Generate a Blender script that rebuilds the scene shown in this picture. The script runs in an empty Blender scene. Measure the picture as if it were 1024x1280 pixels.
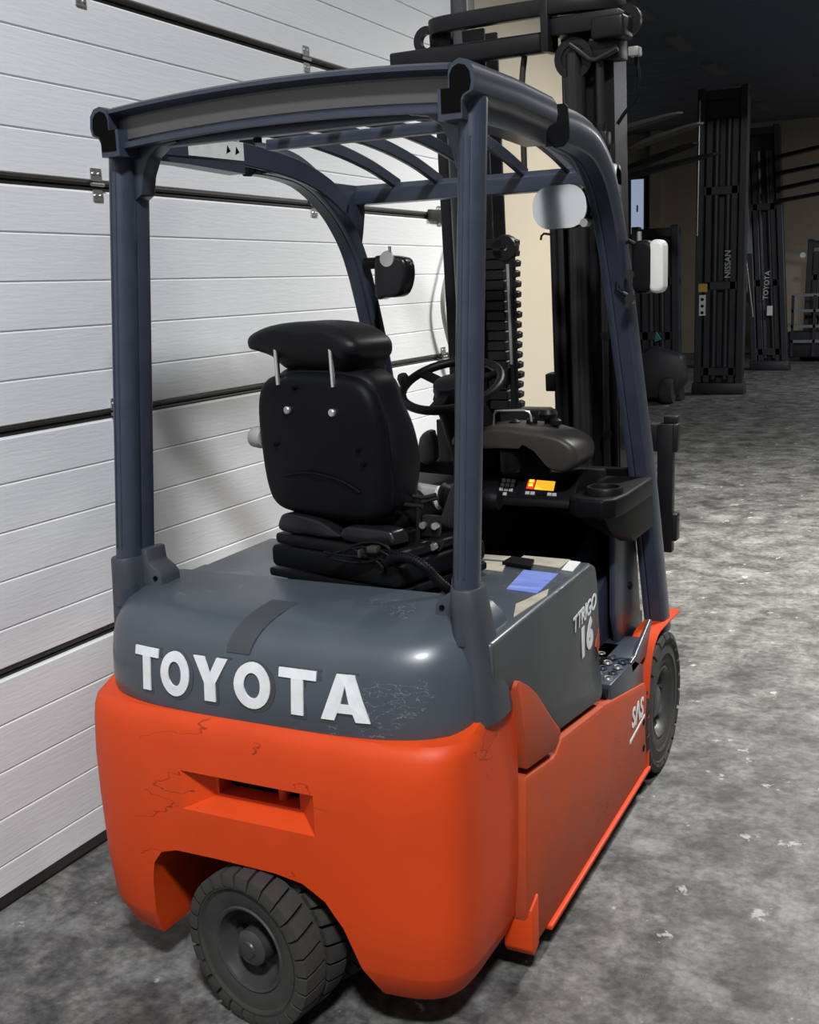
import bpy, bmesh, math, random
from mathutils import Vector, Matrix
random.seed(7)
PI = math.pi
SC = bpy.context.scene
COL = SC.collection

# ------------------------------------------------------------------ camera
CAM = Vector((1.365, -1.8555, 1.6249))
YAW, PIT, ROL, FPX = .467, -.1992, -.0383, 1395.0
Fv = Vector((-math.sin(YAW)*math.cos(PIT), math.cos(YAW)*math.cos(PIT), math.sin(PIT)))
Rv = Vector((math.cos(YAW), math.sin(YAW), 0)); Uv = Rv.cross(Fv)
R2 = Rv*math.cos(ROL)+Uv*math.sin(ROL); U2 = -Rv*math.sin(ROL)+Uv*math.cos(ROL)
cd = bpy.data.cameras.new('camera'); cam = bpy.data.objects.new('camera', cd); COL.objects.link(cam)
cd.sensor_fit = 'HORIZONTAL'; cd.sensor_width = 36.0; cd.lens = FPX/1024*36.0; cd.clip_start = .05; cd.clip_end = 200
M4 = Matrix((R2, U2, -Fv)).transposed().to_4x4(); M4.translation = CAM
cam.matrix_world = M4
SC.camera = cam

# ------------------------------------------------------------------ world, lights, exposure
W = bpy.data.worlds.new('world'); SC.world = W; W.use_nodes = True
W.node_tree.nodes['Background'].inputs[0].default_value = (.80, .88, 1.0, 1)
W.node_tree.nodes['Background'].inputs[1].default_value = .25
def area(name, loc, tgt, sx, sy, power, col=(1, 1, 1)):
    l = bpy.data.lights.new(name, 'AREA'); l.shape = 'RECTANGLE'; l.size = sx; l.size_y = sy; l.energy = power; l.color = col
    o = bpy.data.objects.new(name, l); COL.objects.link(o); o.location = loc
    o.rotation_euler = (Vector(tgt)-Vector(loc)).to_track_quat('-Z', 'Y').to_euler()
    return o
area('hall_lamp_light', (2.9, -4.1, 6.9), (.4, -.2, .6), 1.1, .5, 560, (.96, .98, 1))
area('aisle_lamp_light', (1.7, 4.9, 4.45), (1.6, 4.9, 0), 1.4, .3, 300, (1, .98, .92)).data.spread = math.radians(125)
area('far_fill_light', (3.0, 15.5, 4.4), (3.0, 15.5, 0), 1.4, .3, 230, (.95, .97, 1))  # fill light added to brighten the dark far hall, no known source
SC.view_settings.view_transform = 'Standard'; SC.view_settings.look = 'None'
SC.view_settings.exposure = 0.35; SC.view_settings.gamma = 1.0; SC.view_settings.use_curve_mapping = False

# ------------------------------------------------------------------ materials
MAT = {}
def nmat(name, base, rough=.5, metal=0.0, var=None, scale=8.0, bump=0.0, bscale=40.0, stretch=(1, 1, 1), coat=0.0, spec=.5, emit=None, estr=0.0):
    m = bpy.data.materials.new(name); m.use_nodes = True; nt = m.node_tree; b = nt.nodes['Principled BSDF']
    b.inputs['Base Color'].default_value = (*base, 1); b.inputs['Roughness'].default_value = rough; b.inputs['Metallic'].default_value = metal
    b.inputs['Specular IOR Level'].default_value = spec
    if coat: b.inputs['Coat Weight'].default_value = coat; b.inputs['Coat Roughness'].default_value = .15
    if emit: b.inputs['Emission Color'].default_value = (*emit, 1); b.inputs['Emission Strength'].default_value = estr
    tc = nt.nodes.new('ShaderNodeTexCoord'); mp = nt.nodes.new('ShaderNodeMapping'); nt.links.new(tc.outputs['Object'], mp.inputs[0])
    mp.inputs['Scale'].default_value = stretch
    if var:
        n = nt.nodes.new('ShaderNodeTexNoise'); n.inputs['Scale'].default_value = scale; n.inputs['Detail'].default_value = 6
        r = nt.nodes.new('ShaderNodeValToRGB'); r.color_ramp.elements[0].position = .35; r.color_ramp.elements[1].position = .68
        r.color_ramp.elements[0].color = (*base, 1); r.color_ramp.elements[1].color = (*var, 1)
        nt.links.new(mp.outputs[0], n.inputs['Vector']); nt.links.new(n.outputs['Fac'], r.inputs[0]); nt.links.new(r.outputs[0], b.inputs['Base Color'])
    if bump:
        n2 = nt.nodes.new('ShaderNodeTexNoise'); n2.inputs['Scale'].default_value = bscale; n2.inputs['Detail'].default_value = 4
        bp = nt.nodes.new('ShaderNodeBump'); bp.inputs['Strength'].default_value = bump; bp.inputs['Distance'].default_value = .004
        nt.links.new(mp.outputs[0], n2.inputs['Vector']); nt.links.new(n2.outputs['Fac'], bp.inputs['Height']); nt.links.new(bp.outputs[0], b.inputs['Normal'])
    MAT[name] = m
    return m
def scratches(name, col, amount=.62, scale=9, thin=.012, stretch=(1, 1, 2.2)):
    """thin wandering scratch lines mixed over a material's base colour"""
    m = MAT[name]; nt = m.node_tree; b = nt.nodes['Principled BSDF']
    tc = nt.nodes.new('ShaderNodeTexCoord'); mp = nt.nodes.new('ShaderNodeMapping'); mp.inputs['Scale'].default_value = stretch
    nt.links.new(tc.outputs['Object'], mp.inputs[0])
    n = nt.nodes.new('ShaderNodeTexNoise'); n.inputs['Scale'].default_value = scale; n.inputs['Detail'].default_value = 5
    nt.links.new(mp.outputs[0], n.inputs['Vector'])
    s = nt.nodes.new('ShaderNodeMath'); s.operation = 'SUBTRACT'; s.inputs[1].default_value = .5; nt.links.new(n.outputs['Fac'], s.inputs[0])
    a = nt.nodes.new('ShaderNodeMath'); a.operation = 'ABSOLUTE'; nt.links.new(s.outputs[0], a.inputs[0])
    l = nt.nodes.new('ShaderNodeMath'); l.operation = 'LESS_THAN'; l.inputs[1].default_value = thin; nt.links.new(a.outputs[0], l.inputs[0])
    n2 = nt.nodes.new('ShaderNodeTexNoise'); n2.inputs['Scale'].default_value = 3.3; n2.inputs['Detail'].default_value = 3
    nt.links.new(tc.outputs['Object'], n2.inputs['Vector'])
    g = nt.nodes.new('ShaderNodeMath'); g.operation = 'GREATER_THAN'; g.inputs[1].default_value = amount; nt.links.new(n2.outputs['Fac'], g.inputs[0])
    mu = nt.nodes.new('ShaderNodeMath'); mu.operation = 'MULTIPLY'; nt.links.new(l.outputs[0], mu.inputs[0]); nt.links.new(g.outputs[0], mu.inputs[1])
    mx = nt.nodes.new('ShaderNodeMix'); mx.data_type = 'RGBA'
    src = b.inputs['Base Color']
    if src.is_linked:
        nt.links.new(src.links[0].from_socket, mx.inputs['A'])
    else:
        mx.inputs['A'].default_value = src.default_value
    mx.inputs['B'].default_value = (*col, 1)
    nt.links.new(mu.outputs[0], mx.inputs['Factor']); nt.links.new(mx.outputs['Result'], src)

nmat('door_white', (.80, .81, .83), .55, var=(.74, .75, .765), scale=3, bump=.22, bscale=130, stretch=(1, .10, 1))
nmat('seal_black', (.008, .007, .006), .6)
nmat('rail_brown', (.032, .026, .022), .45, spec=.35)
nmat('aluminium', (.30, .29, .28), .4, .6)
nmat('zinc', (.55, .54, .52), .35, .85)
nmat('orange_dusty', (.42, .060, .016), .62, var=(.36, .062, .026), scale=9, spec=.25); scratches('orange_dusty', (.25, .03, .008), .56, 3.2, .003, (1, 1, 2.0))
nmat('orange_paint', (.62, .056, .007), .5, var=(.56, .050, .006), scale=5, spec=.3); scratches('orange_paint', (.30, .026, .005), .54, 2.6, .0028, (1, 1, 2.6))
nmat('guard_navy', (.027, .034, .054), .36, var=(.033, .041, .062), scale=20, coat=.12, spec=.4)
nmat('hood_grey', (.050, .062, .078), .36, var=(.060, .072, .088), scale=7, coat=.2); scratches('hood_grey', (.30, .31, .32), .62, 26, .0035, (1, 1.4, 3))
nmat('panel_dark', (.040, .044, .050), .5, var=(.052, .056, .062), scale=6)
nmat('boot_grey', (.038, .044, .056), .55, var=(.046, .052, .064), scale=9); scratches('boot_grey', (.30, .32, .35), .62, 18, .012, (1, 1, 2))
nmat('black_plastic', (.0035, .0037, .0046), .5, spec=.12, bump=.15, bscale=300)
nmat('black_soft', (.0042, .0044, .0054), .45, spec=.2, bump=.12, bscale=260)
nmat('black_gloss', (.007, .007, .009), .3, spec=.35)
nmat('mast_black', (.0065, .0065, .0075), .42, var=(.010, .010, .011), scale=10, spec=.25)
nmat('mast_sheen', (.020, .020, .020), .3, .3)
nmat('void_black', (.003, .003, .003), .9, spec=.05)
nmat('console_brown', (.030, .028, .026), .45, spec=.3, bump=.1, bscale=200)
nmat('rubber', (.022, .021, .020), .85, var=(.035, .033, .030), scale=25, bump=.2, bscale=90)
nmat('rim_grey', (.042, .042, .044), .38, .3, var=(.062, .060, .058), scale=30)
nmat('chrome', (.75, .75, .75), .18, 1.0)
nmat('bolt_steel', (.62, .62, .62), .35, .9)
nmat('white_letter', (.74, .75, .76), .5, var=(.66, .67, .68), scale=30)
nmat('white_plastic', (.62, .61, .58), .45)
nmat('grey_plastic', (.30, .30, .29), .5)
nmat('mirror', (.80, .82, .82), .08, 1.0)
nmat('sticker_blue', (.10, .16, .55), .5, var=(.22, .28, .60), scale=6, stretch=(1, 8, 1))
nmat('sticker_beige', (.42, .38, .30), .6, var=(.30, .28, .24), scale=25)
nmat('sticker_white', (.68, .68, .66), .6, var=(.60, .60, .60), scale=30)
nmat('screen_orange', (.9, .35, .02), .4, emit=(1.0, .36, .02), estr=1.1)
nmat('screen_yellow', (.9, .5, .05), .4, emit=(1.0, .50, .05), estr=1.3)
nmat('screen_red', (.5, .03, .01), .4, emit=(.9, .05, .01), estr=.5)
nmat('key_grey', (.36, .36, .36), .5)
nmat('wall_beige', (.385, .34, .267), .8, var=(.37, .325, .255), scale=2.0)
nmat('wall_dim', (.42, .36, .27), .85, var=(.36, .31, .24), scale=1.5)
nmat('wall_grey', (.45, .45, .44), .85)
nmat('ceiling_dark', (.13, .145, .19), .6)
nmat('strip_pale', (.16, .17, .18), .5)
nmat('hall_black', (.015, .016, .020), .5, var=(.024, .024, .028), scale=4)
nmat('fork_steel', (.24, .24, .22), .45, .2)
nmat('sticker_yellow', (.55, .33, .05), .6)
nmat('conduit_grey', (.34, .36, .30), .5)
nmat('teal', (.03, .16, .14), .6)
nmat('glass_day', (.5, .55, .6), .1, emit=(.55, .65, .9), estr=.35)
nmat('frame_dark', (.05, .05, .055), .5)
nmat('beam_reflection', (.070, .068, .068), .35)
nmat('strap_grey', (.040, .043, .048), .6)
nmat('red_mark', (.35, .04, .02), .6)
nmat('text_pale', (.40, .42, .42), .6)

def floor_mat():
    m = bpy.data.materials.new('concrete'); m.use_nodes = True; nt = m.node_tree; b = nt.nodes['Principled BSDF']; L = nt.links
    tc = nt.nodes.new('ShaderNodeTexCoord')
    def noise(sc, det, dist=0.0):
        n = nt.nodes.new('ShaderNodeTexNoise'); n.inputs['Scale'].default_value = sc; n.inputs['Detail'].default_value = det; n.inputs['Distortion'].default_value = dist
        n.inputs['Roughness'].default_value = .66
        L.new(tc.outputs['Object'], n.inputs['Vector']); return n.outputs['Fac']
    def ramp(f, p0, c0, p1, c1):
        r = nt.nodes.new('ShaderNodeValToRGB'); e = r.color_ramp.elements; e[0].position = p0; e[1].position = p1; e[0].color = (*c0, 1); e[1].color = (*c1, 1)
        L.new(f, r.inputs[0]); return r.outputs[0]
    def mix(a, bb, f, mode='MIX'):
        x = nt.nodes.new('ShaderNodeMix'); x.data_type = 'RGBA'; x.blend_type = mode
        L.new(a, x.inputs['A']); L.new(bb, x.inputs['B'])
        if isinstance(f, float): x.inputs['Factor'].default_value = f
        else: L.new(f, x.inputs['Factor'])
        return x.outputs['Result']
    big = ramp(noise(.9, 6, .3), .30, (.078, .077, .076), .70, (.122, .121, .117))
    mid = ramp(noise(5.5, 14, .25), .38, (.18, .18, .18), .62, (.82, .82, .81))
    fine = ramp(noise(34, 8, .1), .36, (.16, .16, .16), .64, (.84, .84, .83))
    c = mix(big, mid, .85, 'OVERLAY'); c = mix(c, fine, .60, 'OVERLAY')
    def patch(sc, lo, hi, k, dist=.3):
        m_ = ramp(noise(sc, 10, dist), lo, (0, 0, 0), hi, (1, 1, 1))
        q = nt.nodes.new('ShaderNodeMath'); q.operation = 'MULTIPLY'; q.inputs[1].default_value = k; L.new(m_, q.inputs[0]); return q.outputs[0]
    palec = ramp(noise(70, 3), .3, (.20, .205, .205), .7, (.33, .335, .33))
    c = mix(c, palec, patch(2.7, .56, .66, .55))
    flake = ramp(noise(90, 2), .3, (.34, .34, .32), .7, (.46, .46, .44))
    c = mix(c, flake, patch(7.5, .63, .655, .75, .15))
    dk = ramp(noise(60, 2), 0, (.045, .045, .045), 1, (.075, .074, .073))
    c = mix(c, dk, patch(3.9, .60, .635, .55, .2)); c = mix(c, dk, patch(16, .69, .71, .7, .1))
    L.new(c, b.inputs['Base Color'])
    rr = ramp(noise(5, 5), .3, (.42, .42, .42), .7, (.72, .72, .72)); L.new(rr, b.inputs['Roughness'])
    bp = nt.nodes.new('ShaderNodeBump'); bp.inputs['Strength'].default_value = .35; bp.inputs['Distance'].default_value = .004
    L.new(noise(45, 6), bp.inputs['Height']); L.new(bp.outputs[0], b.inputs['Normal'])
    MAT['concrete'] = m
floor_mat()

# ------------------------------------------------------------------ mesh helpers
class G:
    def __init__(s): s.v = []; s.f = []
    def add(s, v, f):
        o = len(s.v); s.v += [tuple(p) for p in v]; s.f += [tuple(i+o for i in q) for q in f]; return s
    def box(s, x0, x1, y0, y1, z0, z1):
        v = [(x, y, z) for x in (x0, x1) for y in (y0, y1) for z in (z0, z1)]
        return s.add(v, [(0, 1, 3, 2), (4, 6, 7, 5), (0, 4, 5, 1), (2, 3, 7, 6), (0, 2, 6, 4), (1, 5, 7, 3)])
    def prism(s, poly, axis, a, b):
        """polygon in the two other axes, extruded along axis from a to b"""
        def mk(p, t):
            return {'x': (t, p[0], p[1]), 'y': (p[0], t, p[1]), 'z': (p[0], p[1], t)}[axis]
        n = len(poly); v = [mk(p, a) for p in poly]+[mk(p, b) for p in poly]
        f = [tuple(range(n))[::-1], tuple(range(n, 2*n))]+[(i, (i+1) % n, n+(i+1) % n, n+i) for i in range(n)]
        return s.add(v, f)
    def cyl(s, p0, p1, r0, r1=None, n=16, cap=True):
        r1 = r0 if r1 is None else r1
        p0, p1 = Vector(p0), Vector(p1); d = (p1-p0).normalized(); u = d.orthogonal().normalized(); w = d.cross(u)
        v = []
        for p, r in ((p0, r0), (p1, r1)):
            for i in range(n):
                a = 2*PI*i/n; v.append(p+u*math.cos(a)*r+w*math.sin(a)*r)
        f = [(i, (i+1) % n, n+(i+1) % n, n+i) for i in range(n)]
        if cap: f += [tuple(range(n))[::-1], tuple(range(n, 2*n))]
        return s.add(v, f)
    def tube(s, path, r, n=10, closed=False):
        prof = [(math.cos(2*PI*i/n)*r, math.sin(2*PI*i/n)*r) for i in range(n)]
        return s.sweep(path, prof, closed=closed)
    def sweep(s, path, prof, up=(0, 0, 1), closed=False, side=None, scales=None):
        """prof (u,v): u along the side vector, v along the frame's up"""
        P = [Vector(p) for p in path]; n = len(prof); m = len(P); v = []
        up = Vector(up); last = None
        for i, p in enumerate(P):
            if closed: t = P[(i+1) % m]-P[i-1]
            else: t = P[min(i+1, m-1)]-P[max(i-1, 0)]
            t.normalize()
            if side is not None:
                u = Vector(side); u = (u-t*u.dot(t)).normalized()
            else:
                if last is None:
                    u = t.cross(up)
                    if u.length < 1e-3: u = t.orthogonal()
                else: u = last-t*last.dot(t)
                u.normalize()
            last = u; w = u.cross(t)
            k = scales[i] if scales else 1.0
            for a, b in prof: v.append(p+u*a*k+w*b*k)
        f = []
        for i in range(m if closed else m-1):
            j = (i+1) % m
            for q in range(n): f.append((i*n+q, i*n+(q+1) % n, j*n+(q+1) % n, j*n+q))
        if not closed: f += [tuple(range(n))[::-1], tuple(range((m-1)*n, m*n))]
        return s.add(v, f)
    def loft(s, rows, closed=True, caps=True):
        n = len(rows[0]); v = [p for r in rows for p in r]; f = []
        for i in range(len(rows)-1):
            for q in range(n if closed else n-1): f.append((i*n+q, i*n+(q+1) % n, (i+1)*n+(q+1) % n, (i+1)*n+q))
        if caps: f += [tuple(range(n))[::-1], tuple(range((len(rows)-1)*n, len(rows)*n))]
        return s.add(v, f)
    def lathe(s, prof, c=(0, 0, 0), axis='x', n=40):
        """prof: (radius, height along axis) open line"""
        rows = []
        for r, h in prof:
            row = []
            for i in range(n):
                a = 2*PI*i/n; p = {'x': (h, math.cos(a)*r, math.sin(a)*r), 'y': (math.cos(a)*r, h, math.sin(a)*r), 'z': (math.cos(a)*r, math.sin(a)*r, h)}[axis]
                row.append((p[0]+c[0], p[1]+c[1], p[2]+c[2]))
            rows.append(row)
        if prof[0][0] > 1e-5: rows.append(rows[0]); return s.loft(rows, True, False)
        return s.loft(rows, True, True)
    def pad(s, outline, y0, y1, r, steps=4, crown=0.0):
        """rounded cushion: outline in (x,z), from y0 to y1, edges rounded by r; crown swells the y1 and y0 faces"""
        cx = sum(p[0] for p in outline)/len(outline); cz = sum(p[1] for p in outline)/len(outline)
        sx = max(abs(p[0]-cx) for p in outline); rows = []
        def ring(y, ins):
            out = []
            for x, z in outline:
                d = math.hypot(x-cx, z-cz); k = (d-ins)/d if d > 1e-6 else 1
                out.append((cx+(x-cx)*k, y, cz+(z-cz)*k))
            return out
        if crown: rows.append(ring(y0-crown, sx*.6))
        for i in range(steps+1):
            a = PI/2*i/steps; rows.append(ring(y0+r*(1-math.cos(a)), r*(1-math.sin(a))))
        for i in range(steps+1):
            a = PI/2*(1-i/steps); rows.append(ring(y1-r*(1-math.cos(a)), r*(1-math.sin(a))))
        if crown: rows.append(ring(y1+crown, sx*.6))
        return s.loft(rows)
    def xf(s, M):
        s.v = [tuple(M @ Vector(p)) for p in s.v]; return s
    def build(s, name, mat, parent=None, bevel=0.0, seg=2, smooth=35, label=None, mats=None):
        bm = bmesh.new(); vs = [bm.verts.new(p) for p in s.v]
        for q in s.f:
            try: bm.faces.new([vs[i] for i in q])
            except ValueError: pass
        bmesh.ops.remove_doubles(bm, verts=bm.verts, dist=1e-6)
        bmesh.ops.recalc_face_normals(bm, faces=bm.faces)
        if bevel:
            es = [e for e in bm.edges if len(e.link_faces) == 2 and e.calc_face_angle(0) > math.radians(28)]
            bmesh.ops.bevel(bm, geom=es, offset=bevel, segments=seg, profile=.5, affect='EDGES', clamp_overlap=True)
        me = bpy.data.meshes.new(name); bm.to_mesh(me); bm.free()
        return link(name, me, mat, parent, smooth, label)
def shade(me, smooth):
    if not smooth: return
    bm = bmesh.new(); bm.from_mesh(me); lim = math.radians(smooth)
    for f in bm.faces: f.smooth = True
    for e in bm.edges:
        e.smooth = not (len(e.link_faces) != 2 or e.calc_face_angle(0) > lim)
    bm.to_mesh(me); bm.free()
def link(name, me, mat, parent=None, smooth=35, label=None):
    shade(me, smooth)
    if mat: me.materials.clear(); me.materials.append(MAT[mat])
    o = bpy.data.objects.new(name, me); COL.objects.link(o)
    if parent: o.parent = parent
    if label: o['label'] = label
    return o
def dup(o, parent=None, loc=None, rot=None, scale=None):
    c = o.copy(); COL.objects.link(c)
    if parent: c.parent = parent
    if loc is not None: c.location = loc
    if rot is not None: c.rotation_euler = rot
    if scale is not None: c.scale = scale
    for ch in o.children: dup(ch, c)
    return c
def thing(name, label, cat, loc=(0, 0, 0), rot=(0, 0, 0), group=None):
    o = bpy.data.objects.new(name, None); COL.objects.link(o); o.location = loc; o.rotation_euler = rot; o.empty_display_size = .1
    o['label'] = label; o['category'] = cat
    if group: o['group'] = group
    return o
def struct(o):
    o['kind'] = 'structure'; return o
def catmull(pts, k=6, closed=True):
    P = [Vector((*p, 0)) if len(p) == 2 else Vector(p) for p in pts]; n = len(P); out = []; two = len(pts[0]) == 2
    for i in range(n if closed else n-1):
        if closed: a, b, c, d = P[i-1], P[i], P[(i+1) % n], P[(i+2) % n]
        else: a, b, c, d = P[max(i-1, 0)], P[i], P[i+1], P[min(i+2, n-1)]
        for j in range(k):
            t = j/k; q = .5*((2*b)+(c-a)*t+(2*a-5*b+4*c-d)*t*t+(-a+3*b-3*c+d)*t**3)
            out.append((q.x, q.y) if two else tuple(q))
    if not closed: out.append(tuple(P[-1][:2]) if two else tuple(P[-1]))
    return out
def rrect(w, h, r, k=4, cx=0, cy=0):
    out = []
    for sx, sy, a0 in ((1, 1, 0), (-1, 1, 90), (-1, -1, 180), (1, -1, 270)):
        for i in range(k+1):
            a = math.radians(a0+90*i/k); out.append((cx+sx*(w/2-r)+r*math.cos(a), cy+sy*(h/2-r)+r*math.sin(a)))
    return out
def boolean(o, cutters):
    for c in cutters:
        md = o.modifiers.new('cut', 'BOOLEAN'); md.operation = 'DIFFERENCE'; md.object = c; md.solver = 'EXACT'
    dg = bpy.context.evaluated_depsgraph_get(); me = bpy.data.meshes.new_from_object(o.evaluated_get(dg))
    o.modifiers.clear(); old = o.data; o.data = me; bpy.data.meshes.remove(old)
    for c in cutters:
        d = c.data; bpy.data.objects.remove(c); bpy.data.meshes.remove(d)
    return o
def text_mesh(txt, size, extrude=.001, offset=0.0, shear=0.0, spacing=1.0):
    """flat print: verts in the XY plane, centred"""
    cu = bpy.data.curves.new('t', 'FONT'); cu.body = txt; cu.size = size; cu.extrude = extrude; cu.offset = offset; cu.shear = shear
    cu.align_x = 'CENTER'; cu.align_y = 'CENTER'; cu.space_character = spacing; cu.resolution_u = 3
    ob = bpy.data.objects.new('t', cu); COL.objects.link(ob); bpy.context.view_layer.update()
    me = bpy.data.meshes.new_from_object(ob.evaluated_get(bpy.context.evaluated_depsgraph_get()))
    bpy.data.objects.remove(ob); bpy.data.curves.remove(cu)
    return me
def text_obj(name, txt, size, mat, parent, origin, xdir, ydir, **k):
    me = text_mesh(txt, size, **k); X = Vector(xdir).normalized(); Y = Vector(ydir); Y = (Y-X*Y.dot(X)).normalized(); Z = X.cross(Y)
    M = Matrix((X, Y, Z)).transposed().to_4x4(); M.translation = Vector(origin); me.transform(M)
    return link(name, me, mat, parent, 0)

# =================================================================== SETTING
XD = -.92          # face of the sectional door
G().box(-9, 9, -7, 23.5, -.05, 0).build('floor', 'concrete', smooth=0)['kind'] = 'structure'
# --- sectional door
ZS = [0.03, .645, 1.290, 1.947, 2.475, 3.10, 3.72]
Y0D, Y1D = -3.0, 3.31
door = struct(G().box(XD-.05, XD-.028, Y0D, Y1D, .0, 3.72).build('door_1', 'seal_black', smooth=0))
door['label'] = 'white ribbed sectional garage door with dark section joints'
bmesh_cache = {}
for k in range(6):
    zb, zt = ZS[k], ZS[k+1]
    b0 = zb if k == 0 else zb-.0
    top = zt-.020; bot = zb+(.010 if k else .0)
    sec = G().box(XD-.028, XD-.006, Y0D, Y1D, bot-.004, top+.002).build('section', 'door_white', door, smooth=0)
    # horizontal boards pressed into the skin: the grooves lie between them
    cuts = [bot]
    z = zt-.142
    zz = []
    while z > bot+.05: zz.append(z); z -= .129
    cuts += zz[::-1]+[top]
    for a, b in zip(cuts[:-1], cuts[1:]):
        G().prism([(XD-.008, a+.0004), (XD-.0032, a+.0006), (XD, a+.0042), (XD, b-.0042), (XD-.0032, b-.0006), (XD-.008, b-.0004)], 'y', Y0D, Y1D).build('board', 'door_white', sec, smooth=0)
    # joint: black recess with a brown rubber lip and a pale lower edge
    if k < 5:
        G().prism([(XD-.026, zt-.0195), (XD-.012, zt-.0195), (XD-.009, zt-.013), (XD-.014, zt-.002), (XD-.026, zt-.002)], 'y', Y0D, Y1D).build('joint_seal', 'seal_black', door, smooth=0)
        G().prism([(XD-.026, zt-.004), (XD-.006, zt-.003), (XD-.002, zt+.004), (XD-.004, zt+.010), (XD-.026, zt+.010)], 'y', Y0D, Y1D).build('joint_rail', 'rail_brown', door, smooth=0)
G().prism([(XD-.05, 0), (XD+.006, 0), (XD+.012, .012), (XD-.002, .034), (XD-.05, .034)], 'y', Y0D, Y1D).build('bottom_seal', 'seal_black', door, smooth=0)
# hinges
hp = G().prism(rrect(.046, .036, .004, 2, 0, .031), 'x', -.001, .0025).build('hinge', 'zinc', None, smooth=0)
hp2 = G().prism(rrect(.042, .030, .004, 2, .002, -.026), 'x', -.001, .0025).build('hinge_leaf', 'zinc', hp, smooth=0)
G().cyl((.006, -.026, .003), (.006, .024, .003), .0055, n=10).build('hinge_pin', 'zinc', hp)
for yy, zz in ((-.012, .034), (.012, .034), (-.010, -.027), (.013, -.027)):
    G().cyl((.001, yy, zz), (.0055, yy, zz), .0045, n=8).build('hinge_screw', 'bolt_steel', hp)
first = True
for zc in (.640, 1.283, 1.943, 2.470, 3.095):
    for yc in (-.40, .745, 1.955, 3.10):
        h = hp if first else dup(hp); first = False
        h.parent = door; h.location = (XD+.003, yc, zc)
# grey end bracket on the door beyond the mast (upper joint)
G().box(XD, XD+.02, 2.98, 3.30, 1.925, 1.972).build('end_roller_bracket', 'rail_brown', door, bevel=.003)
# --- door jamb and track
tr = struct(G().box(XD-.06, XD+.05, 3.33, 3.39, 0, 3.9).build('trim_1', 'frame_dark', smooth=0))
struct(G().box(XD-.06, XD+.045, 3.405, 3.50, 0, 3.9).build('trim_2', 'aluminium', bevel=.004))
# --- walls, ceiling (unseen near ceiling raised to make room for the high hall lamp)
YW = 6.46; HN = 7.3; YC = 8.4
struct(G().box(-1.25, -.955, 3.40, YW, 0, HN).build('wall_left', 'wall_beige', smooth=0))
struct(G().box(-1.25, -.975, -7, 3.40, 3.72, HN).build('wall_left_lintel', 'wall_beige', smooth=0))
struct(G().box(-1.25, -.975, -7, Y0D, 0, 3.72).build('wall_left_rear', 'wall_beige', smooth=0))
struct(G().box(-9.3, 9.3, 22.5, 22.8, 0, 4.66).build('wall_back', 'wall_dim', smooth=0))
struct(G().box(-9.3, -9, YW, 22.5, 0, 4.66).build('wall_left_far', 'wall_dim', smooth=0))
struct(G().box(-9, -1.25, YW-.2, YW, 0, HN).build('wall_left_return', 'wall_dim', smooth=0))
struct(G().box(-1.25, 9.3, -7.3, -7, 0, HN).build('wall_rear', 'wall_grey', smooth=0))
struct(G().box(9, 9.3, -7, 22.5, 0, HN).build('wall_right', 'wall_grey', smooth=0))
struct(G().box(-9.3, 9.3, YC-.1, YC, 4.64, HN).build('wall_bulkhead', 'wall_grey', smooth=0))
struct(G().box(-9.3, 9.3, -7.3, YC-.1, HN, HN+.1).build('ceiling_near', 'ceiling_dark', smooth=0))
ceil = struct(G().box(-9.3, 9.3, YC-.1, 22.8, 4.645, 4.75).build('ceiling', 'ceiling_dark', smooth=0))
y = YC
cp = None
while y < 22.6:
    if cp is None: cp = G().box(-9, 9, YC, YC+.86, 4.60, 4.645).build('panel', 'ceiling_dark', ceil, bevel=.012, seg=1, smooth=0)
    else: dup(cp, ceil, (0, y-YC, 0))
    y += .90
for i, yy in enumerate((10.9, 13.0, 15.2, 17.4, 19.6)):
    G().box(-2.30, -2.12, yy, yy+1.05, 4.565, 4.60).build('batten', 'strip_pale', ceil, smooth=0)
# --- far window
wx0, wx1, wz0, wz1 = -5.70, -4.95, 2.45, 3.75
win = struct(G().box(wx0, wx1, 22.40, 22.50, wz0, wz1).build('window_1', 'frame_dark', smooth=0))
for a, b in ((wx0+.06, (wx0+wx1)/2-.06), ((wx0+wx1)/2+.05, wx1-.06)):
    G().box(a, b, 22.385, 22.41, wz0+.1, wz1-.08).build('pane', 'glass_day', win, smooth=0)
G().box(wx1-.20, wx1-.17, 22.35, 22.40, 3.0, 3.14).build('window_handle', 'grey_plastic', win)
struct(G().box(-4.83, -4.60, 22.2, 22.5, 0, 4.66).build('trim_3', 'wall_dim', smooth=0))

# =================================================================== FORKLIFT
FL = thing('forklift', 'orange and dark grey three-wheel forklift parked beside the white sectional door', 'forklift')
YS = .36; NS = 6.8
def sellipse(Wd, y0, z, ys=YS, n=NS, k=40):
    out = []; D = ys-y0
    for i in range(k+1):
        a = PI+PI*i/k; c, sn = math.cos(a), math.sin(a)
        out.append((Wd*math.copysign(abs(c)**(2/n), c), ys-D*abs(sn)**(2/n), z))
    return out
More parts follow.
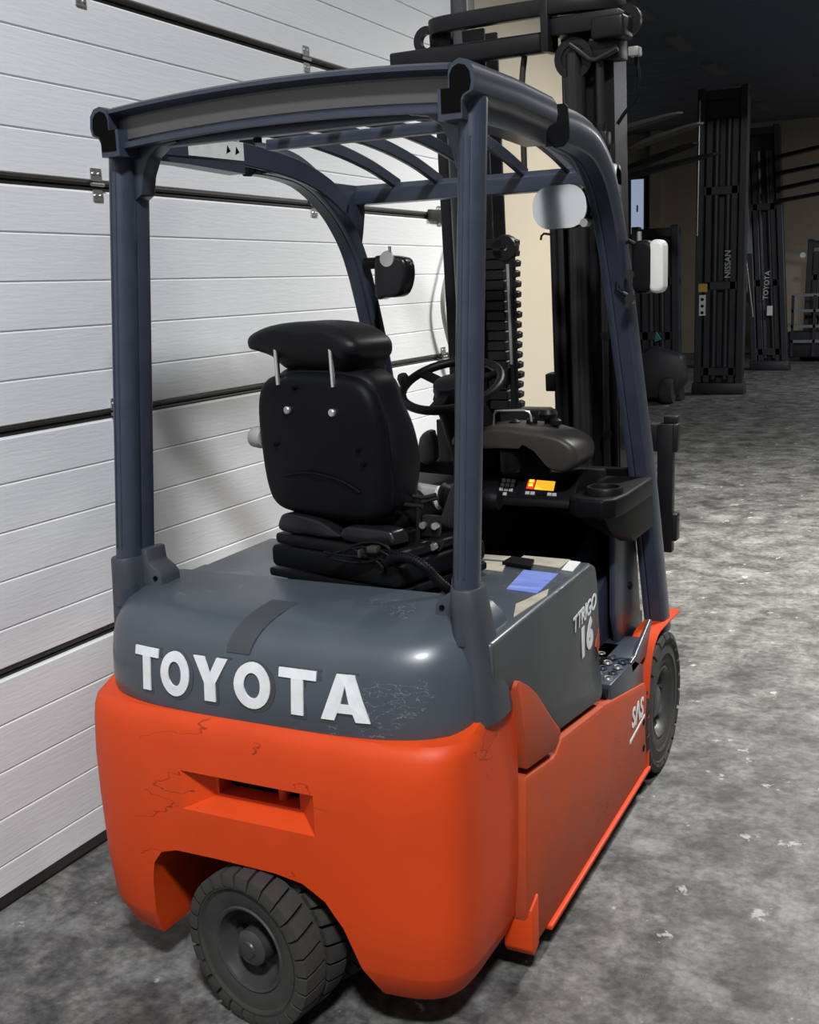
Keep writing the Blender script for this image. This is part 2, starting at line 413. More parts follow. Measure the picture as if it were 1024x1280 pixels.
# --- counterweight
rows = [(.112, .455, .052), (.118, .460, .046), (.175, .484, .024), (.185, .487, .021), (.30, .495, .010), (.45, .498, .004), (.56, .499, .003), (.64, .498, .008), (.675, .497, .014), (.695, .495, .024), (.704, .489, .036), (.706, .46, .06)]
def cw_row(z, w, y):
    k = {.64: .25, .675: .6, .695: .9, .704: 1, .706: 1}.get(z, 0); out = []
    for p in sellipse(w, y, z):
        t = max(0, min(1, (p[1]-.10)/.21)); out.append((p[0], p[1], z+k*.058*t*t*(3-2*t)))
    return out
cw = G().loft([cw_row(z, w, y) for z, w, y in rows]).build('counterweight', 'orange_paint', None, smooth=0)
arch = [(-.325, .02), (-.305, .13), (-.292, .27), (-.280, .325), (-.255, .358), (-.21, .372), (-.10, .374), (.06, .372), (.13, .362), (.185, .330), (.225, .275), (.262, .18), (.30, .11), (.335, .02)]
c1 = G().prism(catmull(arch[:], 1), 'y', -.3, .8).build('cut', None, None)
# tow pocket: outer flare then slot
def rect(x0, x1, z0, z1, y): return [(x0, y, z0), (x1, y, z0), (x1, y, z1), (x0, y, z1)]
c2 = G().loft([rect(-.235, .225, .462, .590, -.04), rect(-.115, .115, .507, .562, .052)]).build('cut', None, None)
c3 = G().box(-.108, .108, .03, .22, .512, .558).build('cut', None, None)
cw = boolean(cw, [c1, c2, c3]); shade(cw.data, 32); cw.parent = FL
if not cw.data.materials: cw.data.materials.append(MAT['orange_paint'])
G().cyl((.045, .085, .50), (.045, .085, .575), .012).build('tow_pin', 'orange_paint', cw)
G().box(-.108, .108, .16, .165, .50, .57).build('pocket_shade', 'void_black', cw, smooth=0)  # black sheet painting the darkness deep in the slot
# scuff marks painted on the corner are real rubber marks
# --- grey rear hood
HR = [(.690, .487, .040), (.735, .492, .034), (.79, .492, .037), (.835, .489, .044), (.865, .484, .056), (.890, .476, .074), (.910, .466, .098), (.922, .451, .128), (.930, .442, .165), (.934, .43, .21), (.936, .41, .27)]
hood = G().loft([sellipse(w, y, z, .37, 4.0, 48) for z, w, y in HR]).build('rear_hood', 'hood_grey', FL, smooth=50)
def hood_pt(x, z, off):
    for (z0, w0, a0), (z1, w1, a1) in zip(HR[:-1], HR[1:]):
        if z <= z1: break
    t = (z-z0)/(z1-z0); w = w0+(w1-w0)*t; y0 = a0+(a1-a0)*t; n = 4.0
    return (x, .37-(.37-y0)*max(0, 1-abs(x/w)**n)**(1/n)-off, z)
def letter(polys, xc, wd, z0, h):
    """polys in a unit box; extruded onto the hood's face"""
    def grp(off_out, off_in, grow):
        g = G()
        for P in polys:
            if isinstance(P, tuple):      # ring: (outer, inner)
                o, i = P; n = len(o)
                def mp(p, off, gr=0): return hood_pt(xc+(p[0]-.5)*wd*(1+gr), z0+h*(.5+(p[1]-.5)*(1+gr)), off)
                v = [mp(p, off_out, grow) for p in o]+[mp(p, off_out, -grow*1.2) for p in i]+[mp(p, off_in, grow) for p in o]+[mp(p, off_in, -grow*1.2) for p in i]
                f = []
                for q in range(n):
                    r = (q+1) % n
                    f += [(q, r, n+r, n+q), (2*n+q, 3*n+q, 3*n+r, 2*n+r), (q, 2*n+q, 2*n+r, r), (n+q, n+r, 3*n+r, 3*n+q)]
                g.add(v, f)
            else:
                n = len(P); cx = sum(p[0] for p in P)/n; cy = sum(p[1] for p in P)/n
                def mp(p, off): return hood_pt(xc+(p[0]-.5)*wd, z0+h*p[1], off)
                v = [mp(p, off_out) for p in P]+[mp(p, off_in) for p in P]
                g.add(v, [tuple(range(n)), tuple(range(n, 2*n))[::-1]]+[(q, (q+1) % n, n+(q+1) % n, n+q) for q in range(n)])
        return g
    return grp
def ell(rx, ry, k=28): return [(.5+rx*math.cos(2*PI*i/k), .5+ry*math.sin(2*PI*i/k)) for i in range(k)]
LT = [[(.34, 0), (.66, 0), (.66, .80), (1, .80), (1, 1), (0, 1), (0, .80), (.34, .80)]]
LO = [(ell(.5, .52), ell(.23, .29))]
LY = [[(.34, 0), (.66, 0), (.66, .42), (1, 1), (.68, 1), (.5, .64), (.32, 1), (0, 1), (.34, .42)]]
LA = [[(0, 0), (.29, 0), (.36, .19), (.64, .19), (.71, 0), (1, 0), (.70, 1), (.30, 1)][::-1]]
LA = [[(0, 0), (.28, 0), (.41, .36), (.5, .78), (.5, 1), (.32, 1)], [(1, 0), (.72, 0), (.59, .36), (.5, .78), (.5, 1), (.68, 1)][::-1], [(.33, .17), (.67, .17), (.61, .36), (.39, .36)]]
Z0L, HL = .742, .098
for P, xc, wd in ((LT, -.282, .074), (LO, -.196, .082), (LY, -.098, .092), (LO, .014, .094), (LT, .128, .092), (LA, .242, .112)):
    letter(P, xc, wd, Z0L, HL)(.0045, -.004, 0).build('letter', 'white_letter', hood, smooth=0, label='raised white letter')
# moulded outline around every letter, lower lip shadow put into its dark colour
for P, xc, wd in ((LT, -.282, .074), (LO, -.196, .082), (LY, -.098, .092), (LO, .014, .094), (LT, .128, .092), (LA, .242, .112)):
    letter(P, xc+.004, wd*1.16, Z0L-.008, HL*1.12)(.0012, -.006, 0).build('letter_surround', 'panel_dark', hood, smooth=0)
# latch strip at the middle of the hood
v = []
for z, off in ((.852, -.01), (.855, .003), (.87, .0035), (.885, .0035), (.90, .004), (.915, .005), (.926, .006), (.934, .007)):
    k = (z-.852)/.082; hw = .030+.006*k; cx = -.028+.03*k*k
    v.append([(lambda p: (p[0], p[1], p[2]+.001))(hood_pt(cx+hw*t, z, off)) for t in (-1, -.5, 0, .5, 1)])
G().loft(v, False, False).build('latch_strap', 'strap_grey', hood, smooth=40)

# --- battery hood (deck + dark sides)
poly = [(.21, .745), (.21, .886), (.90, .894), (.94, .878), (.958, .83), (1.0, .50), (.985, .482), (.63, .528), (.55, .60), (.43, .705), (.345, .75)]
bh = G().prism(poly, 'x', -.506, .506).build('battery_hood', 'hood_grey', None, bevel=.034, seg=5)
ci = G()
for sx in (-1, 1):
    rws = []
    for i in range(9):
        a = PI*i/8; rws.append([(sx*.545+.055*math.sin(a)*math.cos(t), .945+.085*math.sin(a)*math.sin(t), .60+.115*math.cos(a)) for t in [2*PI*q/16 for q in range(16)]])
    ci.loft(rws)
co = ci.build('cut', None, None)
bh = boolean(bh, [co]); shade(bh.data, 35); bh.parent = FL
bh.data.materials.clear(); bh.data.materials.append(MAT['hood_grey']); bh.data.materials.append(MAT['panel_dark'])
for p in bh.data.polygons:
    if abs(p.normal.x) > .80: p.material_index = 1
# raised rib of the deck
G().prism([(-.46, .26), (-.40, .24), (-.22, .30), (-.20, .42), (-.30, .50), (-.46, .52)], 'z', .882, .912).build('deck_rib', 'hood_grey', bh, bevel=.012)
# stickers on the deck (thin print)
def quad(name, mat, pts, t=.0012, parent=bh):
    n = len(pts); lo = [(p[0], p[1], p[2]-.001) for p in pts]; hi = [(p[0], p[1], p[2]+t) for p in pts]
    return G().loft([lo, hi]).build(name, mat, parent, smooth=0)
ZD = lambda y: .8865+(y-.21)*.0115
def deckq(name, mat, xy): return quad(name, mat, [(x, y, ZD(y)+.001) for x, y in xy])
DQ = {'blue': [(633, 736), (672, 741), (698, 718), (655, 713)], 'torn': [(642, 770), (645, 754), (655, 750), (686, 736), (684, 744)],
      'pale': [(645, 703), (700, 711), (713, 701), (655, 696)], 'white': [(702, 713), (716, 715), (726, 704), (712, 702)], 'tag': [(606, 702), (634, 704), (628, 715), (604, 712)], 'tag2': [(600, 694), (640, 697), (634, 702), (602, 699)]}
def ray(u, v):
    return Fv+R2*((u-512)/FPX)-U2*((v-640)/FPX)
def atz(u, v, z):
    d = ray(u, v); t = (z-CAM.z)/d.z; return CAM+d*t
def aty(u, v, y):
    d = ray(u, v); t = (y-CAM.y)/d.y; return CAM+d*t
def atx(u, v, x):
    d = ray(u, v); t = (x-CAM.x)/d.x; return CAM+d*t
for nm, mt in (('blue', 'sticker_blue'), ('torn', 'sticker_beige'), ('pale', 'sticker_beige'), ('white', 'sticker_white'), ('tag', 'sticker_beige'), ('tag2', 'sticker_beige')):
    P = [atz(u, v, .893) for u, v in DQ[nm]]
    deckq('sticker', mt, [(p.x, p.y) for p in P]).__setitem__('label', {'blue': 'blue warning sticker', 'torn': 'torn beige sticker', 'pale': 'worn beige label', 'white': 'small white label', 'tag': 'beige paper label', 'tag2': 'beige paper label'}[nm])
P = [atz(u, v, .893) for u, v in ((628, 707), (664, 713), (668, 704), (640, 700))]
quad('deck_latch', 'black_plastic', [(p.x, p.y, .892) for p in P], .012)
# hose stub by the pillar
G().cyl((.405, .36, .885), (.405, .36, .925), .016, n=14).build('deck_plug', 'black_plastic', bh)
# print on the right side
Xs = .5075
a = atx(736, 752, Xs)
text_obj('model_lettering', 'TTRIGO', .058, 'white_letter', bh, (Xs, .835, .775), (0, 1, .10), (0, 0, 1), extrude=.0006, offset=.0012, shear=.2, spacing=.92)
text_obj('model_number', '16', .105, 'white_letter', bh, (Xs, .845, .700), (0, 1, .10), (0, 0, 1), extrude=.0006, offset=.0055, shear=.1, spacing=1.1)
G().prism([(.93, .655), (.955, .70), (.962, .655), (.95, .63)], 'x', Xs-.004, Xs+.0008).build('decal', 'red_mark', bh, smooth=0)
# --- orange flanks
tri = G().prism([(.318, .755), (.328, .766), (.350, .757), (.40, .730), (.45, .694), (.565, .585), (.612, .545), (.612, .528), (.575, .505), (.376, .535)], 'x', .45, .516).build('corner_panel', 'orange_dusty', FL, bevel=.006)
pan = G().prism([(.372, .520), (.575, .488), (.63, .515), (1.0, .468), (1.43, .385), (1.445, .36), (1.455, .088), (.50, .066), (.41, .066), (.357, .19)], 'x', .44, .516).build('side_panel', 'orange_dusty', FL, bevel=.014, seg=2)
lip = G().prism([(.50, .062), (1.455, .082), (1.455, .094), (.50, .074)], 'x', .505, .526).build('skirt_lip', 'orange_paint', pan, bevel=.003)
foot = G().prism([(.372, .185), (.42, .205), (.42, .075), (.385, .06), (.372, .08)], 'x', .45, .522).build('jacking_foot', 'orange_paint', pan, bevel=.004)
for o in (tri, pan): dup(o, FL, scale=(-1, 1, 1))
for yy, zz in ((1.40, .175), (1.40, .262)):
    G().lathe([(.0, -.002), (.011, -.002), (.011, .0012), (.0, .0012)], (.516, yy, zz), 'x', 12).build('panel_hole_shade', 'void_black', pan)  # black discs, the shade inside the holes put into colour
text_obj('service_lettering', 'S\u039bS', .085, 'white_letter', pan, (.5172, 1.325, .318), (0, 1, -.02), (0, 0, 1), extrude=.0006, offset=.0022, shear=.10, spacing=.95)
G().prism([(1.24, .262), (1.41, .285), (1.41, .278), (1.24, .252)], 'x', .515, .5176).build('lettering_underline', 'white_letter', pan, smooth=0)
# chassis box added to block light under the body
G().box(-.43, .43, .40, 1.42, .09, .50).build('chassis_light_block', 'void_black', FL, smooth=0)
G().box(-.18, .18, .10, .42, .36, .62).build('drive_housing', 'void_black', FL, bevel=.02)

# --- pillars of the overhead guard
def ellipse(rx, ry, k=18): return [(rx*math.cos(2*PI*i/k), ry*math.sin(2*PI*i/k)) for i in range(k)]
def rear_pillar(s):
    top = Vector((s*.449, .315, 1.99)); bot = Vector((s*.450, .200, .885))
    p = G().sweep([bot, bot.lerp(top, .5), top], [(a, b) for a, b in ellipse(.0285, .036, 20)], side=(1, 0, 0)).build('rear_pillar', 'guard_navy', FL, smooth=40)
    off = Vector((-s*.010, .044, .006))
    G().sweep([bot+off, top+off], rrect(.030, .050, .006, 2), side=(1, 0, 0)).build('pillar_flange', 'guard_navy', p)
    for dx in (-.006, .008):
        o2 = Vector((s*dx, -.0345, 0))
        G().sweep([bot.lerp(top, .13)+o2, bot.lerp(top, .93)+o2], rrect(.004, .006, .0015, 1), side=(1, 0, 0)).build('pillar_rib', 'guard_navy', p)
    # corner gusset under the roof beam
    gz = [(s*.44, 1.985), (s*.33, 1.985), (s*.30, 1.972), (s*.345, 1.965), (s*.375, 1.945), (s*.395, 1.905), (s*.405, 1.86), (s*.44, 1.84)]
    G().prism(gz, 'y', .315, .365).build('gusset', 'guard_navy', p, bevel=.004)
    return p
pR = rear_pillar(1); pL = rear_pillar(-1)
# boots at the pillar feet
def boot(s):
    rws = []
    for z, cx, cy, rx, ry in ((.708, .468, .262, .0430, .088), (.76, .467, .250, .0425, .080), (.82, .463, .240, .0405, .070), (.89, .459, .229, .0375, .060), (.96, .455, .219, .0345, .051), (1.002, .453, .214, .0330, .047), (1.006, .453, .214, .0315, .045)):
        row = []
        for q in range(28):
            t = 2*PI*q/28; c, n = math.cos(t), math.sin(t); e = 2/2.7
            row.append((s*(cx+rx*math.copysign(abs(c)**e, c)), cy+ry*math.copysign(abs(n)**e, n), z))
        rws.append(row)
    b = G().loft(rws).build('pillar_boot', 'boot_grey', FL, smooth=40)
    # inner step of the cladding with its screw
    G().prism([(s*.430, .70), (s*.430, 1.020), (s*.408, 1.020), (s*.404, .985), (s*.378, .968), (s*.368, .955), (s*.362, .85), (s*.362, .70)], 'y', .225, .300).build('boot_cladding', 'boot_grey', b, bevel=.006)
    G().lathe([(0, -.002), (.006, -.002), (.006, .003), (0, .003)], (s*.385, .224, .950), 'y', 12).build('cladding_screw', 'void_black', b)
    G().box(min(s*.422, s*.432), max(s*.422, s*.432), .206, .230, .715, .80).build('cladding_gap_shade', 'void_black', b, smooth=0)  # black strip painting the shade of the gap beside the boot
    return b
boot(1); boot(-1)
# --- rear roof beam (arched channel)
def beam_row(x, prof):
    z = .020*(1-(x/.45)**2)
    return [(x, y, zz+z) for y, zz in prof]
prof = [(.245, 2.035), (.245, 2.043), (.262, 2.050), (.325, 2.050), (.325, 1.965), (.268, 1.955), (.262, 1.957), (.262, 1.968), (.282, 1.975), (.282, 2.028), (.262, 2.032)]
xs = [-.425+.85*i/20 for i in range(21)]
beam = G().loft([beam_row(x, prof) for x in xs]).build('roof_beam', 'guard_navy', FL, smooth=25)
G().loft([beam_row(x, [(.279, 1.978), (.279, 2.022), (.283, 2.022), (.283, 1.978)]) for x in xs]).build('beam_face', 'beam_reflection', beam, smooth=25)  # paler face colour stands in for the beam's reflection
# --- side rails
railp = [(-.050, -.062), (-.050, -.004), (-.026, -.004), (-.026, .026), (-.018, .042), (-.002, .050), (.016, .045), (.027, .030), (.030, .005), (.026, -.012), (.008, -.020), (.002, -.032), (.002, -.062)]
for s in (-1, 1):
    rp = [(a*s, b) for a, b in railp]
    r = G().sweep([(s*.452, .245, 2.005), (s*.452, .5, 2.006), (s*.449, .745, 1.999)], rp, side=(1, 0, 0)).build('side_rail', 'guard_navy', FL, smooth=40)
    # black cap painting the shaded hollow onto the solid rail end
    inn = [(p[0]*.80-s*.002, p[1]*.80-.0005) for p in rp]
    G().sweep([(s*.452, .2435, 2.005), (s*.452, .246, 2.005)], inn, side=(1, 0, 0)).build('rail_mouth_shade', 'void_black', r, smooth=0)
# --- front pillars, sweeping down from the roof
def front_pillar(s):
    path = catmull([(s*.446, .835, 1.990), (s*.446, .95, 1.988), (s*.444, 1.08, 1.972), (s*.440, 1.20, 1.922), (s*.434, 1.30, 1.845), (s*.430, 1.385, 1.735), (s*.432, 1.47, 1.55), (s*.438, 1.56, 1.30), (s*.458, 1.65, .95), (s*.485, 1.735, .46)], 5, False)
    pr = [(a*s, b) for a, b in [(-.016, -.045), (.020, -.045), (.026, -.038), (.030, .010), (.028, .030), (.016, .044), (-.004, .046), (-.018, .034), (-.022, .012), (-.022, -.038)]]
    p = G().sweep(path, pr, side=(1, 0, 0)).build('front_pillar', 'guard_navy', FL, smooth=40)
    fl = [(x-s*.030, y-.012, z-.020) for x, y, z in path[2:]]
    G().sweep(fl, rrect(.024, .046, .006, 2), side=(1, 0, 0)).build('pillar_flange', 'guard_navy', p)
    G().sweep([path[0], (path[0][0], path[0][1]-.006, path[0][2])], [(a*1.10, b*1.10) for a, b in pr], side=(1, 0, 0)).build('pillar_end_cap', 'black_plastic', p)
    return p
fpR = front_pillar(1); fpL = front_pillar(-1)
# inner rail plate linking rear corner and front pillar
for s in (-1, 1):
    pth = catmull([(s*.405, .32, 1.985), (s*.405, .70, 1.99), (s*.402, 1.0, 1.968), (s*.400, 1.18, 1.925), (s*.397, 1.28, 1.875)], 4, False)
    G().sweep(pth, rrect(.012, .060, .003, 1), side=(1, 0, 0)).build('inner_rail', 'guard_navy', FL)
# label on the left inner rail
G().prism([(.50, 1.965), (.50, 2.012), (.74, 2.017), (.74, 1.970)], 'x', -.3985, -.3975).build('guard_label', 'sticker_white', FL, smooth=0, label='white safety label')
for yy in (.66, .70):
    G().prism([(yy, 1.982), (yy+.006, 2.004), (yy+.02, 1.99)], 'x', -.3975, -.3970).build('label_symbol', 'void_black', FL, smooth=0)
# header and roof slats
hd = G().prism([(1.36, 1.885), (1.36, 1.930), (1.372, 1.945), (1.41, 1.945), (1.42, 1.93), (1.42, 1.885)], 'x', -.44, .44).build('roof_header', 'guard_navy', FL, bevel=.004)
for s in (-1, 1):
    G().prism([(1.16, 1.945), (1.38, 1.945), (1.42, 1.93), (1.42, 1.86), (1.405, 1.80), (1.385, 1.74), (1.30, 1.82)], 'x', min(s*.405, s*.440), max(s*.405, s*.440)).build('header_gusset', 'guard_navy', FL, bevel=.004)
sl = catmull([(0, .31, 2.022), (0, .70, 2.030), (0, .98, 2.015), (0, 1.20, 1.985), (0, 1.395, 1.940)], 5, False)
for x in (-.27, -.125, .015, .155, .295):
    G().sweep([(x, y, z) for _, y, z in sl], rrect(.016, .036, .004, 1), side=(1, 0, 0)).build('roof_slat', 'guard_navy', FL)
G().prism(rrect(.030, .026, .005, 2, .57, 1.978), 'x', -.205, .40).build('roof_tie_bar', 'guard_navy', FL)
G().box(-.40, .40, .335, .365, 1.965, 1.99).build('roof_cross_tube', 'guard_navy', FL, bevel=.005)
G().cyl((-.10, .36, 1.955), (-.10, .36, 1.985), .010).build('roof_bolt', 'black_plastic', FL)

# --- wheels
def make_tire(r, wd, ri, nl, mirror_lugs=True):
    """tyre with axis along x, centred; outer face at +x"""
    h = wd/2; base = r-.014
    t = G().lathe([(ri, -h+.01), (ri+.02, -h), (base-.02, -h), (base, -h+.014), (base, h-.014), (base-.012, h-.006), (base-.022, h-.004), (base-.026, h-.008), (ri+.045, h-.004), (ri+.038, h-.009), (ri+.012, h-.010), (ri, h-.016)], n=56).build('tire', 'rubber', None, smooth=30)
    for side in (1, -1):
        for i in range(nl):
            a0 = 2*PI*(i+(0 if side > 0 else .5))/nl; dw = 2*PI/nl*.41
            rws = []
            for ang, sh in ((a0-dw, 0), (a0-dw*.3, 0), (a0+dw*.3, 0), (a0+dw, 0)):
                tw = .10/nl*6
                row = []
                for hh, rr in ((h*.97, base-.018), (h*1.00, base-.008), (h*.93, r-.003), (h*.55, r), (h*.10, r-.001), (h*.10, base-.01)):
                    an = ang+(1-hh/h)*.10; row.append((side*hh, math.cos(an)*rr, math.sin(an)*rr))
                rws.append(row)
            lug_g = G().loft(rws)
            if i == 0: lug = lug_g.build('tread_block', 'rubber', t, smooth=30); first_lug = lug; base_ang = a0
            else:
                c = first_lug.copy(); COL.objects.link(c); c.parent = t; c.rotation_euler = (a0-base_ang, 0, 0)
    return t
# rear twin wheels, steered so that the left wheel's face looks backwards
rw = make_tire(.184, .145, .101, 26)
rim = G().lathe([(.104, .056), (.099, .061), (.093, .058), (.087, .038), (.083, .012), (.066, -.005), (.048, -.002), (.044, .002), (0, .002), (0, -.06), (.104, -.06)], n=48).build('rim', 'rim_grey', rw, smooth=40)
hub = G().lathe([(0, .062), (.018, .062), (.020, .058), (.036, .056), (.042, .050), (.044, .012), (0, .012)], n=32).build('hub_cap', 'rim_grey', rw, smooth=40)
for i in range(5):
    a = 2*PI*i/5+.5
    G().cyl((-.006, math.cos(a)*.068, math.sin(a)*.068), (.014, math.cos(a)*.068, math.sin(a)*.068), .0095, n=6).build('lug_nut', 'rim_grey', rw, smooth=0)
piv = Vector((.022, .142, .184)); ang = math.radians(-90-10)
def place_wheel(o, off, flip):
    d = Vector((math.cos(ang), math.sin(ang), 0))*off
    o.parent = FL; o.location = piv+d; o.rotation_euler = (.1, 0, ang+(PI if flip else 0))
place_wheel(rw, .105, False)
rw2 = dup(rw); place_wheel(rw2, -.105, True)
# front drive wheels
fw = make_tire(.236, .165, .118, 22)
G().lathe([(.122, .068), (.116, .072), (.108, .064), (.098, .040), (.080, .034), (.060, .036), (.056, .050), (.040, .058), (0, .058), (0, -.06), (.122, -.06)], n=48).build('rim', 'rim_grey', fw, smooth=40)
for i in range(5):
    a = 2*PI*i/5+.3
    G().cyl((.030, math.cos(a)*.080, math.sin(a)*.080), (.052, math.cos(a)*.080, math.sin(a)*.080), .010, n=6).build('lug_nut', 'rim_grey', fw, smooth=0)
fw.parent = FL; fw.location = (.440, 1.655, .236)
fw2 = dup(fw, FL, (-.440, 1.655, .236), (0, 0, PI))
# fenders
fen_path = [(.48, 1.452, .085), (.48, 1.452, .30), (.48, 1.462, .385), (.48, 1.495, .455), (.48, 1.55, .492), (.48, 1.63, .502), (.48, 1.87, .492)]
fe = G().sweep(catmull(fen_path, 3, False), rrect(.080, .010, .003, 1), side=(1, 0, 0)).build('fender', 'orange_paint', FL, smooth=40)
dup(fe, FL, scale=(-1, 1, 1))
G().box(-.36, .36, 1.45, 1.98, .18, .46).build('front_axle_housing', 'mast_black', FL, bevel=.02)

# --- step, kick plates, footwell
st = G().prism([(1.07, .40), (1.07, .498), (1.33, .490), (1.43, .44), (1.43, .36)], 'x', .33, .508).build('step_tread', 'guard_navy', FL, bevel=.006)
for i, yy in enumerate((1.10, 1.15, 1.20, 1.25, 1.30)):
    for j, xx in enumerate((.365, .405, .445, .485)):
        if i == 4 and j == 3: continue
        z = .497
        G().lathe([(.0075, -.006), (.0105, -.006), (.0145, .0), (.0115, .006), (.0075, .005)], (xx, yy+(.02 if j % 2 else 0), z), 'z', 12).build('tread_boss', 'aluminium' if (i+j) % 2 else 'guard_navy', st, smooth=40)
        G().lathe([(0, -.001), (.0085, -.001), (.0085, .002), (0, .002)], (xx, yy+(.02 if j % 2 else 0), z), 'z', 10).build('tread_hole_shade', 'void_black', st, smooth=0)  # solid black discs painting the shade inside the holes
G().prism([(.36, 1.28), (.505, 1.31), (.505, 1.46), (.47, 1.52), (.36, 1.50)], 'z', .49, .50).build('step_wing', 'guard_navy', FL, bevel=.003)
G().prism([(1.28, .495), (1.33, .500), (1.51, .565), (1.53, .555), (1.46, .46), (1.30, .455)], 'x', .496, .508).build('step_flange', 'guard_navy', FL, bevel=.003)
G().prism([(1.05, .46), (1.06, .56), (1.46, .72), (1.62, .70), (1.66, .46)], 'x', .36, .385).build('kick_plate', 'guard_navy', FL, bevel=.004)
G().prism([(1.10, .60), (1.10, .66), (1.52, .83), (1.60, .83), (1.60, .70)], 'x', .30, .33).build('kick_plate', 'guard_navy', FL, bevel=.004)
G().prism([(1.40, .60), (1.40, .95), (1.60, 1.0), (1.72, .46), (1.46, .46)], 'x', .405, .425).build('cowl_side', 'guard_navy', FL, bevel=.006)
G().lathe([(0, -.004), (.013, -.004), (.013, .006), (.006, .010), (0, .010)], (.426, 1.56, .86), 'x', 12).build('cowl_bolt', 'black_plastic', FL)
G().lathe([(0, -.004), (.013, -.004), (.013, .006), (.006, .010), (0, .010)], (.426, 1.56, .655), 'x', 12).build('cowl_bolt', 'black_plastic', FL)
for s in (-1,):
    G().prism([(1.05, .46), (1.10, .66), (1.40, .80), (1.30, 1.02), (1.66, 1.02), (1.72, .46)], 'x', -.42, -.40).build('cowl_side', 'guard_navy', FL, bevel=.004)
G().box(-.42, .42, 1.0, 1.60, .44, .46).build('floor_mat', 'black_plastic', FL, smooth=0)
G().box(-.41, .41, 1.58, 1.62, .44, 1.03).build('front_bulkhead', 'void_black', FL, smooth=0)
# hinge knuckles at the step's rear
G().cyl((.44, 1.045, .435), (.505, 1.045, .435), .020, n=14).build('step_pivot', 'black_plastic', FL)
G().cyl((.46, 1.055, .475), (.50, 1.055, .475), .014, n=14).build('step_pivot', 'black_plastic', FL)

# --- seat
seat = G().pad(rrect(.44, .055, .015, 3, 0, .068), -.215, .12, .012).build('seat', 'black_plastic', FL, smooth=40, label='black suspension seat with headrest')
seat.location = (.052, .63, .896); seat.rotation_euler = (0, 0, math.radians(-14))
G().box(-.19, .19, -.19, .12, -.006, .022).build('seat_slide', 'void_black', seat, bevel=.004)
G().pad(rrect(.445, .020, .006, 2, 0, .026), -.222, .12, .006).build('suspension_lip', 'black_soft', seat, smooth=40)
G().pad(rrect(.425, .026, .010, 3, 0, .112), -.205, .12, .010).build('suspension_bellows', 'black_soft', seat, smooth=40)
G().box(-.17, .17, -.185, .1, .085, .15).build('suspension_core', 'void_black', seat, smooth=0)
G().pad(catmull([(-.195, .130), (-.20, .16), (-.17, .178), (-.06, .172), (.0, .150), (.02, .138), (-.06, .128)], 4), -.20, -.14, .012).build('rear_flap', 'black_gloss', seat, smooth=40)
G().pad(catmull([(.02, .133), (.035, .166), (.16, .172), (.185, .160), (.185, .135), (.10, .130)], 4), -.20, -.14, .012).build('rear_flap', 'black_gloss', seat, smooth=40)
G().pad(rrect(.36, .10, .04, 5, -.05, .185), -.12, .22, .04).build('seat_cushion', 'black_soft', seat, smooth=60)
def lean(g, k=.10, z0=.20):
    g.v = [(x-.045, y-(z-z0)*k, z) for x, y, z in g.v]; return g
shell_o = catmull([(a*1.22, .172+(b-.168)*.98) for a, b in [(-.150, .19), (-.168, .24), (-.172, .33), (-.166, .44), (-.145, .505), (-.10, .532), (0, .540), (.10, .532), (.145, .505), (.166, .44), (.172, .33), (.168, .24), (.150, .19), (.10, .172), (0, .168), (-.10, .172)]], 4)
bk_o = catmull([(a*1.06, .175+(b-.168)*.985) for a, b in [(-.165, .19), (-.190, .25), (-.205, .32), (-.195, .40), (-.172, .46), (-.155, .515), (-.105, .545), (0, .552), (.105, .545), (.155, .515), (.172, .46), (.195, .40), (.205, .32), (.190, .25), (.165, .19), (.10, .175), (0, .172), (-.10, .175)]], 4)
bk = lean(G().pad(bk_o, -.165, -.03, .045, 5, .012)).build('backrest', 'black_soft', seat, smooth=60)
shl = lean(G().pad(shell_o, -.192, -.13, .030, 5, .008)).build('backrest_shell', 'black_plastic', seat, smooth=60)
for x in (-.070, .082):
    lean(G().lathe([(0, -.2065), (.008, -.2065), (.010, -.204), (.010, -.19), (0, -.19)], (x, 0, .445), 'y', 12)).build('shell_screw', 'bolt_steel', seat)
for x, z in ((-.13, .355), (.15, .36), (.16, .325), (-.04, .50)):
    lean(G().lathe([(0, -.204), (.005, -.204), (.005, -.19), (0, -.19)], (x, 0, z), 'y', 8)).build('shell_clip', 'void_black', seat)
lean(G().tube(catmull([(-.11, -.200, .278), (-.02, -.204, .292), (.08, -.203, .282), (.14, -.198, .256)], 5, False), .0035, 8)).build('shell_rib', 'black_plastic', seat, smooth=60)
hr_o = catmull([(a*.97-.078, b-.004) for a, b in [(-.190, .600), (-.185, .628), (-.11, .652), (0, .660), (.11, .650), (.180, .618), (.19, .585), (.17, .56), (.155, .53), (.10, .515), (-.08, .535), (-.12, .575), (-.16, .590)]], 4)
hg = G().pad(hr_o, -.225, -.06, .035, 5, 0)
hg.v = [(x, y+max(0, .59-z)*.8*max(0, min(1, (-.10-y)/.1)), z) for x, y, z in hg.v]
hg.build('headrest', 'black_soft', seat, smooth=60)
for x in (-.095, .075):
    G().cyl((x*1.1-.04, -.222, .505), (x*1.1-.054, -.212, .612), .0065, n=12).build('headrest_post', 'chrome', seat)
G().lathe([(0, -.035), (.020, -.035), (.026, -.028), (.028, 0), (.024, .01), (0, .01)], (-.272, -.172, .362), 'x', 20).build('recline_knob', 'grey_plastic', seat, smooth=40)
G().pad(catmull([(-.225, .20), (-.235, .25), (-.215, .275), (-.19, .24), (-.185, .19)], 4), -.14, -.08, .012).build('side_cover', 'black_soft', seat, smooth=50)

